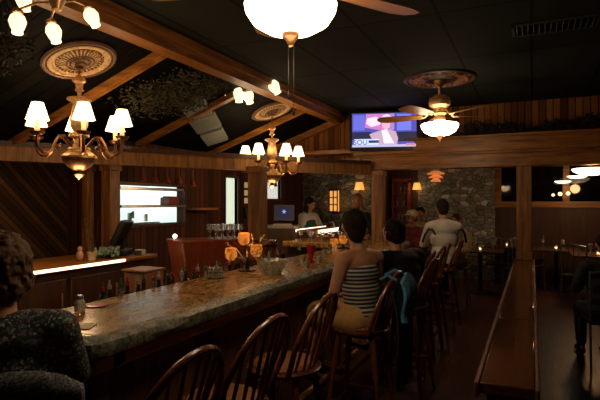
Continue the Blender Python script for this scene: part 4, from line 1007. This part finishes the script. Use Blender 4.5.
# little cream notices with a faint glow put into the paper + dark phone near post
for i,dz_ in enumerate((.30,.17,.04)):
    yy=PX(246,JX); tag(MB().bb((JX,yy-.06,EYE+dz_-.045),(JX+.012,yy+.06,EYE+dz_+.045)).build('cream_notice', emis('glowing_notice',(1,.8,.42),.22,(.8,.7,.45)), None), ['top','middle','bottom'][i]+' of three small cream glowing squares on the wall left of the thick post','sign')
yy=PX(246,JX); t=empty('wall_phone',(JX,yy,EYE-.15),'dark wall telephone under the three cream squares','telephone'); MB().bb((0,-.07,-.1),(.05,.07,.08)).build('body', M['black'], t, True,.01); MB().tube([(.065,-.03,-.08),(.085,-.03,0),(.065,-.03,.06)],.016).build('handset', M['steel'], t)
tag(MB().bb((JX,PX(187,JX),EYE-.10),(JX+.2,PX(207,JX),EYE-.07)).build('wall_shelf', M['beam'], None),'small brown wall shelf right of the serving hatch','shelf')

# ------------------------------------------------------------ far wall fittings
def sconce(px,py,Y,label,sc=1):
    x=PY(px,Y); zc=-x*SN+Y*CS; z=EYE+(203-py)*zc/F
    t=empty('wall_sconce',(x,Y,z),label,'wall lamp')
    MB().bb((-.04,-.02,-.12),(.04,0,.02)).tube([(0,-.02,-.08),(0,-.09,-.09),(0,-.10,-.06)],.01).build('wall_plate', M['bronze'], t)
    light('POINT',(x,Y-.32,z-.05),.9,(1,.55,.25),.06)
    MB().lathe([(.085*sc,-.06),(.055*sc,.09),(.05*sc,.09),(.08*sc,-.06)],(0,-.11,0),20).build('lamp_shade', M['ambershade'], t)
    return t
sconce(361,187,BY,'amber wall lamp left of the wooden post under the television',1.2)
sconce(418,187,RY,'amber wall lamp between the wooden post and the far stone wall',1.2)
for i,(px,py,w_,h_) in enumerate(((336,201,.17,.42),)):
    x=PY(px,BY); zc=-x*SN+BY*CS; z=EYE+(203-py)*zc/F
    t=empty('lantern',(x,BY-.10,z),'tall amber-paned lantern on the near stone wall right of the bartender','lantern')
    b=MB()
    for sx in (-1,0,1): b.bb((sx*w_/2-.01,-.07,-h_/2),(sx*w_/2+.01,-.05,h_/2))
    for sx in (-1,1): b.bb((sx*w_/2-.01,.05,-h_/2),(sx*w_/2+.01,.07,h_/2))
    for z_ in (-h_/2,-h_/6,h_/6,h_/2): b.bb((-w_/2-.01,-.07,z_-.01),(w_/2+.01,-.05,z_+.01))
    b.bb((-w_/2-.02,-.08,h_/2),(w_/2+.02,.08,h_/2+.03)); b.bb((-w_/2-.02,-.08,-h_/2-.03),(w_/2+.02,.1,-h_/2))
    b.build('frame', M['darkwood'], t); MB().bb((-w_/2,-.045,-h_/2),(w_/2,.045,h_/2)).build('amber_panes', M['ambershade'], t)
# glass lampshade cluster: orange tiffany-like pendant
x,y,_=P(436,172,9.3); t=empty('pendant_lamp',(x,y,EYE+1.0),'tiered orange glass pendant lamp before the far stone wall','pendant lamp')
zz=-1.0+(203-176)*9.3/F
MB().tube([(0,0,0),(0,0,zz+.1)],.008).build('cord', M['iron'], t)
for k in range(3): MB().lathe([(.04,zz+.10-.07*k),(.16-.035*k,zz+.05-.07*k),(.165-.035*k,zz+.035-.07*k),(.14-.035*k,zz+.045-.07*k),(.03,zz+.08-.07*k)],n=24).build('glass_tier', emis('orange_glass',(1,.30,.07),.5,(.6,.2,.05)), t)
light('POINT',(x,y-.1,EYE+zz+1.0-.25),1.2,(1,.5,.25),.1)
# arched ornament mirrors in the dark zone between post and stone
for i,(px,lab) in enumerate(((403,'tall narrow glass-fronted cabinet with glints, just right of the post under the television'),)):
    x=PY(px,RY); t=empty('display_cabinet',(x if i==0 else x,RY,0),lab,'cabinet')
    MB().bb((-.19,-.3,0),(.19,0,.9)).build('cabinet_base', M['darkwood'], t)
    b=MB(); b.bb((-.19,-.28,.9),(-.16,0,2.1)); b.bb((.16,-.28,.9),(.19,0,2.1)); b.bb((-.19,-.28,2.06),(.19,0,2.14)); b.bb((-.19,-.03,.9),(.19,0,2.1))
    for z in (1.2,1.5,1.8): b.bb((-.16,-.26,z),(.16,-.03,z+.02))
    b.build('cabinet_case', M['redwood'], t)
    random.seed(20+i)
    for k in range(12): 
        MB().lathe([(0,0),(.02,0),(.02,.01),(.012,.04),(.03,.10),(.028,.13),(0,.06)],(random.uniform(-.14,.14),-.14,(1.22,1.52,1.82,.92)[k%4]),10).build('stemware', M['cutglass'], t)
light('POINT',(-1.9,9.9,EYE+.55),4,(1,.55,.28),.1)  # added light without a fixture, brightens the far stone wall

# dining chairs/tables beyond
M['chrome']=plain('dull_chrome',(.32,.33,.34),.3,.8)
def table(x,y,label,cand=True):
    t=empty('dining_table',(x,y,0),label,'table'); MB().bb((-.4,-.4,.73),(.4,.4,.76)).build('tabletop', M['darkwood'], t, True,.008)
    MB().tube([(0,0,.02),(0,0,.73)],.035).build('pedestal', M['iron'], t); MB().lathe([(0,.0),(.25,0),(.24,.02),(.04,.04),(0,.04)],n=24).build('foot', M['iron'], t)
    return t
def dchair():
    t=empty('dining_chair',(0,0,0),'','chair')
    MB().bb((-.2,-.2,.44),(.2,.2,.48)).build('seat', M['black'], t, True,.01)
    for sx in (-1,1):
        MB().tube([(sx*.19,-.18,.95),(sx*.19,-.17,.5),(sx*.19,-.2,0)],.011).build('leg', M['chrome'], t); MB().tube([(sx*.19,.18,.46),(sx*.2,.2,0)],.011).build('leg', M['chrome'], t)
    MB().tube([(-.19,-.18,.93),(0,-.2,.96),(.19,-.18,.93)],.012).build('top_rail', M['chrome'], t)
    for k in (-1,0,1): MB().tube([(k*.08,-.17,.5),(k*.08,-.19,.94)],.006).build('back_bar', M['chrome'], t)
    return t
dc=dchair(); dc['group']='metal dining chairs in the dark dining area'
tabs=[(P(480,218,9.0),'dark table left of the ledge post'),(P(556,218,9.2),'dark table under the night window'),(P(598,214,8.2),'dark table at the picture\'s right edge'),(P(507,216,9.9),'dark table near the far wall behind the post')]
k=0
whr=['on its left side','on its right side']
for i,(p_,lab) in enumerate(tabs):
    table(p_.x,p_.y,lab)
    t=empty('candle_glass',(p_.x,p_.y,.76),'small glowing tea light on the '+lab,'candle'); MB().lathe([(0,0),(.03,0),(.034,.06),(.03,.06),(.026,.008),(0,.008)],n=14).build('glass_cup', M['glass'], t); MB().lathe([(0,.008),(.016,.008),(.016,.03),(0,.03)],n=12).build('flame', M['flame'], t)
    for q in range(2):
        a=R(200+q*150+i*20); l=Vector((p_.x+.62*cos(a),p_.y+.62*sin(a),0))
        lb='metal chair at the '+lab+', '+['its left','its right'][q]+' chair'
        rzq=a+pi/2
        if k==0: dc.location=l; dc.rotation_euler=(0,0,rzq); dc['label']=lb
        else: dup(dc,l,lb,rzq)
        k+=1
    for q in range(3):
        t=tag(MB().lathe([(0,0),(.03,0),(.005,.01),(.004,.07),(.03,.10),(.033,.14),(.03,.16),(.028,.16),(.03,.14),(0,.08)],n=12).build('water_glass', M['cutglass'], None),'stemmed water glass on the '+lab,'glass','glasses on the '+lab); t.location=(p_.x+.22*cos(q*2.1+i),p_.y+.22*sin(q*2.1+i),.76)
# person silhouette at right edge
rp=person((*P(606,250,4.9).xy,0),R(10),'person in black seated at the right edge of the picture',seat=.46,tors=.95,top='navy',hair='hairdk',hairstyle='short',skin='skindk')
t=dup(dc,(rp.location.x,rp.location.y,-.02),'metal dining chair under the person in black at the right edge',R(10)); t.location.z=0
# one pendant in the far room; smaller glowing bowls added as window reflections
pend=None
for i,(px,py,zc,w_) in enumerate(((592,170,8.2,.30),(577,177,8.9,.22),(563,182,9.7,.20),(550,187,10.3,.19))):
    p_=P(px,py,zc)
    t=empty('pendant_or_reflection',(p_.x,p_.y,EYE+1.0),['largest lit bowl pendant at the right edge below the header beam','nearest small bowl added as a lamp reflection in the night window','middle small bowl added as a lamp reflection in the night window','smallest, farthest bowl added as a lamp reflection right of the ledge post'][i],'pendant lamp','bowl pendants in the dining room')
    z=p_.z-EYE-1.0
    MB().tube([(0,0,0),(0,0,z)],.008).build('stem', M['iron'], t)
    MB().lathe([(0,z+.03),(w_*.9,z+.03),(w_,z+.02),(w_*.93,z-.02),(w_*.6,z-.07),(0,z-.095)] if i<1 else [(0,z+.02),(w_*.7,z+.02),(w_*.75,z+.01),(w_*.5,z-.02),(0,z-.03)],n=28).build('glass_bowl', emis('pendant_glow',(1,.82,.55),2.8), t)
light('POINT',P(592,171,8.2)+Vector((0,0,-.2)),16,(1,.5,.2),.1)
for i,(px,py) in enumerate(((553,195),(560,194),(568,193.5))):  # glowing dots added to imitate lights mirrored in the window
    x=PY(px,RY-.06); zc=-x*SN+(RY-.06)*CS; z=EYE+(203-py)*zc/F
    t=empty('glow_dot',(x,RY-.09,z),['left','middle','right'][i]+' of three small glowing dots added as reflections along the night window','lamp')
    MB().ell((0,0,0),.03+.01*(i>0)).build('glow_ball', emis('globe_glow',(1,.75,.42),1.6), t); MB().tube([(0,0,0),(0,.05,0)],.012).build('glow_base', M['iron'], t)

# ------------------------------------------------------------ greenery, panel, vent
def leaves(n,fn,size,mat,name,label,cat,seed):
    random.seed(seed); b=MB()
    for k in range(n):
        c_=Vector(fn()); Rm=Euler((random.uniform(0,6.28),random.uniform(0,6.28),random.uniform(0,6.28))).to_matrix(); s=size*random.uniform(.6,1.4)
        b.add([c_+Rm@Vector(v)*s for v in ((0,-1,0),(.35,-.2,.12),(0,1,0),(-.35,-.2,.12))],[(0,1,2),(0,2,3)])
    return tag(b.build(name,mat,None,False),label,cat,None,'stuff')
def fn():
    x=random.uniform(-.9,3.5); h=.05+.10*abs(sin(x*2.3))+.05*abs(sin(x*7)); return (x+random.gauss(0,.02), HY+random.uniform(-.16,.08), EYE+.91+random.random()**1.5*h)
leaves(4200,fn,.03,M['foliagedk'],'garland','dark dried garland lying along the top of the header beam','garland',11)
def fn2():
    a=random.uniform(0,6.28); r=random.random()**.6; k=random.randrange(9); x=-3.2+.40*cos(k*2.4)*(k/9)**.5+random.gauss(0,.10); y=3.98+.42*sin(k*2.4)*(k/9)**.5+random.gauss(0,.10); y=min(max(y,3.36),4.6); x=min(x,-2.8); return (x,y,slope_z(x)-.02-abs(random.gauss(0,.06)))
leaves(2600,fn2,.022,M['foliage'],'hanging_greenery','clump of dusty dried greenery hung under the sloped ceiling between two rafters','greenery',12)
def fn3():
    a=random.uniform(0,6.28); r=random.random()**.6; x=-3.3+.5*r*cos(a); y=1.75+.65*r*sin(a); return (x,y,slope_z(x)-.03-random.random()*.14)
leaves(2800,fn3,.024,M['foliagedk'],'hanging_greenery','dark dried greenery under the ceiling around the top left tulip lights','greenery',13)
# grey hinged panels
pa=empty('grey_panel',(-3.27,4.29,EYE),'grey three-section panel on the sloped ceiling, crossed by a rafter','panel')
pd=Vector((-.69,1.53,0)); pn=Vector((1.53,.69,0)).normalized()
for k,(a_,b_,w_) in enumerate(((0,.33,.13),(.35,.64,.15),(.70,1.0,.14))):
    q=[]
    for t_,w in ((a_,-w_),(b_,-w_),(b_,w_),(a_,w_)):
        v_=pd*t_+pn*w; q.append((v_.x,v_.y,slope_z(-3.27+v_.x)-EYE-.045))
    MB().add(q+[(x_,y_,z_+.04) for x_,y_,z_ in q],[(0,1,2,3),(7,6,5,4),(0,4,5,1),(1,5,6,2),(2,6,7,3),(3,7,4,0)]).build('panel_section', M['panelgrey'], pa)
vt=P(555,25,1)-Vector((0,0,EYE)); k_=1.36/vt.z; vx,vy=vt.x*k_,vt.y*k_
vn=empty('ceiling_vent',(vx,vy,CEIL),'dark louvred vent in the tiled ceiling at the upper right','vent')
b=MB(); b.bb((-.30,-.14,-.012),(-.28,.14,0)); b.bb((.28,-.14,-.012),(.30,.14,0)); b.bb((-.3,-.14,-.012),(.3,-.12,0)); b.bb((-.3,.12,-.012),(.3,.14,0)); b.build('frame', plain('vent_grey',(.05,.05,.045),.6), vn)
for i in range(14): MB().box((-.26+i*.04,0,-.008),(.006,.24,.018),(0,R(30),0)).build('louvre', bpy.data.materials['vent_grey'], vn)

# ------------------------------------------------------------ world, camera
wld=bpy.data.worlds.new('w'); bpy.context.scene.world=wld; wld.use_nodes=True
wld.node_tree.nodes['Background'].inputs[0].default_value=(.35,.45,.6,1); wld.node_tree.nodes['Background'].inputs[1].default_value=.003
cam=bpy.data.cameras.new('cam'); co=bpy.data.objects.new('camera',cam); C.objects.link(co)
cam.sensor_width=36; cam.lens=36*F/600; co.location=(0,0,EYE); co.rotation_euler=(pi/2+math.atan(3/F),0,TH)
bpy.context.scene.camera=co
vs=bpy.context.scene.view_settings; vs.view_transform='Standard'; vs.look='None'; vs.exposure=-.08; vs.gamma=1; vs.use_curve_mapping=False
